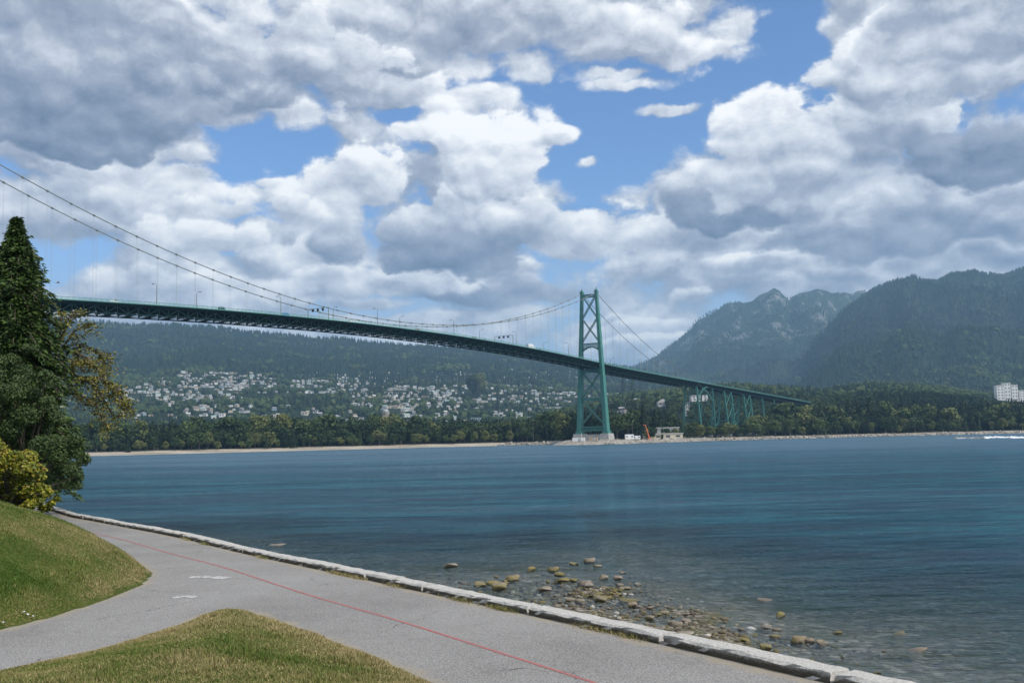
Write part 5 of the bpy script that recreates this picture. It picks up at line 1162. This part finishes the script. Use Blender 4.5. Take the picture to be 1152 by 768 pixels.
def near_conifer(px, Y, ztop, z0, rbase, nb, seed, lab, name='conifer_tree', prof=None):
    q = at(px, 500, Y); X = q[0]; r = np.random.default_rng(seed); e = empty(name, (X, Y, z0), 0, lab, 'tree'); Ht = ztop-z0
    MB().tube([(0, 0, -1), (.05, 0, Ht*.3), (-.05, .05, Ht*.7), (0, 0, Ht*.985)], [.34, .25, .11, .012], 10).build('trunk', M['bark'], e)
    C = []; Nn = []; S_ = []; br_ = MB()
    for i in range(nb):
        t = (i+.5)/nb; t = t**.85; z = 1.3+(Ht-1.35)*t; L = (rbase*(1-t)**.78*min(1, .3+(1-t)*5)*(.62+.38*math.sin(i*1.7+seed)**2)+.06)*r.choice([.6, .8, 1.0, 1.2, 1.45], p=[.2, .3, .3, .14, .06]); L = min(L, rbase*(.80 if t < .35 else 1)); a = i*2.39996+r.normal()*.3
        up = .22+.5*t; n = max(3, int(L/.16))
        pp = []
        for k in range(n+1):
            s = k/n; x = L*s; zz = up*L*s*(1-s*.95)-.42*L*s*s*(1-t*.6)
            pp.append((math.cos(a)*x, math.sin(a)*x, z+zz))
            if s > .12:
                m = 10 if L > .5 else 6; w = .05+.50*math.sin(min(1, s*1.02)*math.pi*.80)*(L/rbase)**.6
                off = r.uniform(-1, 1, m)*w; al = r.uniform(-.12, .16, m)+np.abs(off)*.45; px_ = np.stack([math.cos(a)*(x+al)-math.sin(a)*off, math.sin(a)*(x+al)+math.cos(a)*off, z+zz-.25*np.abs(off)-r.random(m)*.10], 1)
                C.append(px_); dr = np.stack([math.cos(a)-math.sin(a)*np.sign(off)*.8, math.sin(a)+math.cos(a)*np.sign(off)*.8, -.35+r.normal(size=m)*.25], 1); Nn.append(dr); S_.append(r.uniform(.10, .22, m))
        br_.tube(pp[::2] if len(pp[::2]) > 1 else pp[:2], .018, 4, cap=False)
    br_.build('branches', M['bark'], e)
    C = np.concatenate(C); dr = np.concatenate(Nn); dr /= np.linalg.norm(dr, axis=1)[:, None]; S_ = np.concatenate(S_)[:, None]
    sd_ = np.cross(dr, r.normal(size=C.shape)+np.array([0, 0, 1.2])); sd_ /= np.linalg.norm(sd_, axis=1)[:, None]
    V = np.stack([C-dr*S_*.5, C+sd_*S_*.26, C+dr*S_*.75+np.array([0, 0, -.02]), C-sd_*S_*.26], 1).reshape(-1, 3)
    npobj('crown', V, np.arange(len(V)).reshape(-1, 4), M['needle'], e, attrs={'rnd': np.repeat(rng.random(len(C)), 4)})
    return e
near_conifer(13, 45, 15.45, 2.6, 3.5, 1250, 3, 'tall dark green conifer at the left edge above the yellow bush')
near_conifer(-58, 47, 14.6, 2.8, 3.8, 620, 5, 'second conifer standing left of the tall one at the picture edge')
near_conifer(62, 50, 5.2, 1.9, 1.9, 200, 9, 'low dark conifer at the foot of the tall one by the water') if False else None
# broadleaf tree whose foliage hangs before the conifer
def leaf_blobs(name, blobs, n, size, m, parent, org, r, flat=.8):
    C = []; Nn = []
    wt = np.array([b[3]**2 for b in blobs]); wt = wt/wt.sum(); idx = r.choice(len(blobs), n, p=wt); d = r.normal(size=(n, 3)); d /= np.linalg.norm(d, axis=1)[:, None]
    B = np.array([b[:3] for b in blobs])-np.array(org); R = np.array([b[3] for b in blobs]); rad = R[idx]*r.uniform(.55, 1.12, n)
    C = B[idx]+d*rad[:, None]*np.array([1, 1, flat]); return leafobj(name, C, d+r.normal(size=(n, 3))*.7+np.array([.1, -.1, .3]), r.uniform(*size, n), m, parent)
r = np.random.default_rng(4)
def pb(px, py, Y, rp): q = at(px, py, Y); return (q[0], q[1], q[2], rp*Y/1152)
bl = [pb(x+r.uniform(-9, 9), y+r.uniform(-9, 9), 41+r.uniform(-1.5, 1.5), w*.62) for x, y, w in [(5, 405, 16), (20, 425, 20), (35, 450, 20), (5, 440, 24), (20, 470, 24), (45, 480, 20), (62, 495, 20), (72, 515, 18), (60, 530, 18), (80, 500, 14), (85, 528, 12), (40, 505, 22), (-20, 420, 30), (-20, 460, 30), (10, 490, 22), (70, 470, 14), (50, 430, 14), (30, 395, 12), (58, 455, 14), (90, 512, 9), (74, 540, 8), (-40, 440, 30), (48, 465, 18), (86, 522, 13), (80, 536, 12), (92, 530, 7), (28, 440, 18)] for _ in range(2)]
q = at(25, 500, 42); z0 = 2.4; e = empty('broadleaf_tree', (q[0], 42, z0), 0, 'glossy dark leaved tree in front of the tall conifer, reaching over the water', 'tree'); org = (q[0], 42, z0)
t_ = MB(); t_.tube([(0, 0, -1), (.1, 0, .9), (.15, 0, 2.2), (-.1, .1, 4.0)], [.2, .16, .11, .04], 8)
for b_ in bl[::3]: t_.tube([(.1, 0, 1.0), ((b_[0]-org[0])*.5, (b_[1]-org[1])*.5, (b_[2]-org[2])*.55+.3), tuple(np.array(b_[:3])-np.array(org))], [.07, .045, .012], 5, cap=False)
t_.build('trunk', M['bark'], e); leaf_blobs('crown', bl, 52000, (.045, .10), M['leaf_dark'], e, org, r)
# olive branched tree leaning out over the water
q = at(52, 470, 48); org = (q[0], 48, 2.2); e = empty('broadleaf_tree', org, 0, 'thin olive yellow tree with sparse branches leaning out to the right of the conifer', 'tree')
t_ = MB(); lv = []; 
def P3(px, py, Y): return Vector(at(px, py, Y))-Vector(org)
limbs = [[(48, 560, 48), (52, 470, 48), (60, 420, 48), (66, 385, 48), (70, 352, 48)], [(56, 440, 48), (74, 418, 47.6), (92, 425, 47.2), (112, 440, 47), (126, 466, 46.8)], [(60, 425, 48), (78, 395, 48.2), (96, 388, 48.3), (112, 398, 48.4), (122, 412, 48.4)], [(64, 400, 48), (84, 372, 47.8), (100, 364, 47.6)], [(56, 440, 48), (72, 438, 48.4), (90, 444, 48.6), (108, 456, 48.8), (118, 478, 48.8)],
         [(78, 395, 48.2), (98, 402, 47.5), (118, 424, 47.2), (138, 448, 47), (144, 462, 47)], [(66, 385, 48), (78, 362, 48.4), (82, 350, 48.5)], [(92, 425, 47.2), (110, 424, 46.6), (132, 436, 46.4), (140, 452, 46.4)], [(74, 418, 47.6), (90, 405, 47), (108, 412, 46.6)]]
r = np.random.default_rng(12); random.seed(12)
for li, lb in enumerate(limbs):
    pts = [P3(*p) for p in lb]; t_.tube(pts, [(.10 if li == 0 else .05)*(1-.8*i/len(pts))+.008 for i in range(len(pts))], 6, cap=False)
    for i in range(len(pts)-1):
        for k in range(9):
            s = random.random(); p = pts[i].lerp(pts[i+1], s); ln = random.uniform(.3, .95)*(1 if li else .7); d = (pts[i+1]-pts[i]).normalized()*.5+Vector((random.gauss(0, .7), random.gauss(0, .7), random.gauss(-.08, .4))); d.normalize(); e2 = p+d*ln+Vector((0, 0, -.15*ln))
            t_.tube([p, p.lerp(e2, .5)+Vector((0, 0, .05)), e2], [.014, .010, .004], 4, cap=False)
            for m in range(34 if li else 20): f = random.uniform(.15, 1.1); c = p.lerp(e2, f); lv.append((c.x+random.gauss(0, .12), c.y+random.gauss(0, .12), c.z+random.gauss(-.02, .055)))
t_.build('trunk', M['bark'], e); lv = np.array(lv); leafobj('crown', lv, r.normal(size=lv.shape)*.55+np.array([0, -.1, .8]), r.uniform(.06, .13, len(lv)), M['leaf_olive'], e)
# yellow bush on the mound
r = np.random.default_rng(8)
def ground_at(px, Y): q = at(px, 560, Y); return lawn_z(np.array([q[0]]), np.array([Y]))[0][0]
bl = [pb(x+r.uniform(-5, 5), y+r.uniform(-4, 4), 31+r.uniform(-1.2, 1.2), w*.7) for x, y, w in [(50, 568, 8), (30, 572, 10), (10, 566, 16), (-10, 560, 16), (44, 560, 10), (52, 556, 9), (40, 548, 14), (58, 564, 6), (20, 560, 14), (36, 566, 9), (0, 515, 22), (18, 520, 20), (32, 530, 18), (8, 540, 22), (25, 548, 18), (40, 552, 12), (46, 562, 7), (-20, 530, 26), (44, 540, 9), (30, 512, 14), (-5, 500, 14), (12, 556, 12), (36, 520, 12), (-30, 515, 25), (50, 548, 5), (48, 530, 7)] for _ in range(2)]
q = at(12, 560, 31); org = (q[0], 31, ground_at(12, 31)); e = empty('bush', org, 0, 'yellow green bush with reddish tips at the top of the grass mound', 'bush')
t_ = MB()
for b_ in bl: t_.tube([(random.gauss(0, .25), random.gauss(0, .2), -.1), tuple((np.array(b_[:3])-np.array(org))*.6+np.array([0, 0, .1])), tuple(np.array(b_[:3])-np.array(org))], [.03, .018, .006], 4, cap=False)
t_.build('stems', M['bark'], e); leaf_blobs('foliage', bl, 24000, (.05, .10), M['leaf_gold'], e, org, r)
# gull in the air by the conifer
p = at(65, 318, 120); e = empty('gull', p, .4, 'small grey gull gliding just right of the conifer under the cables', 'bird')
b = MB(); b.tube([(-.28, 0, 0), (-.1, 0, .02), (.12, 0, .02), (.26, 0, .05), (.33, 0, .04)], [.02, .075, .085, .05, .01], 8); b.poly([(0, .05, .05), (.14, .05, .05), (.10, .35, .13), (-.02, .62, .06), (-.08, .35, .12)], [(0, 1, 2, 4), (2, 3, 4)]); b.poly([(0, -.05, .05), (.14, -.05, .05), (.10, -.35, .13), (-.02, -.62, .06), (-.08, -.35, .12)], [(0, 4, 2, 1), (2, 4, 3)]); b.poly([(-.26, .03, 0), (-.26, -.03, 0), (-.4, -.07, 0), (-.4, .07, 0)], [(0, 1, 2, 3)]); b.build('body', M['w_grey'], e)

# ------------------------------------------------------------------ the air
b = MB(); b.box((0, 5000, 740), (28000, 16500, 1510)); hz = b.build('haze', []); hz.data.materials.clear()
b0, b1 = -8.2, 1450.0
hz.data.clear_geometry(); hz.data.from_pydata([(x, y, z) for z in (b0, b1) for y in (-25000, 25000) for x in (-25000, 25000)], [], [(0, 2, 3, 1), (4, 5, 7, 6), (0, 1, 5, 4), (2, 6, 7, 3), (0, 4, 6, 2), (1, 3, 7, 5)])
mh = bpy.data.materials.new('haze'); mh.use_nodes = True; mh.node_tree.nodes.clear(); N = NT(mh.node_tree)
pv = N.node('ShaderNodeVolumePrincipled'); pv.inputs['Color'].default_value = (.42, .70, 1.0, 1); pv.inputs['Density'].default_value = HAZE; pv.inputs['Anisotropy'].default_value = .1
mo = N.node('ShaderNodeOutputMaterial'); N.nt.links.new(pv.outputs[0], mo.inputs['Volume']); hz.data.materials.append(mh)
tag(hz, kind='stuff')
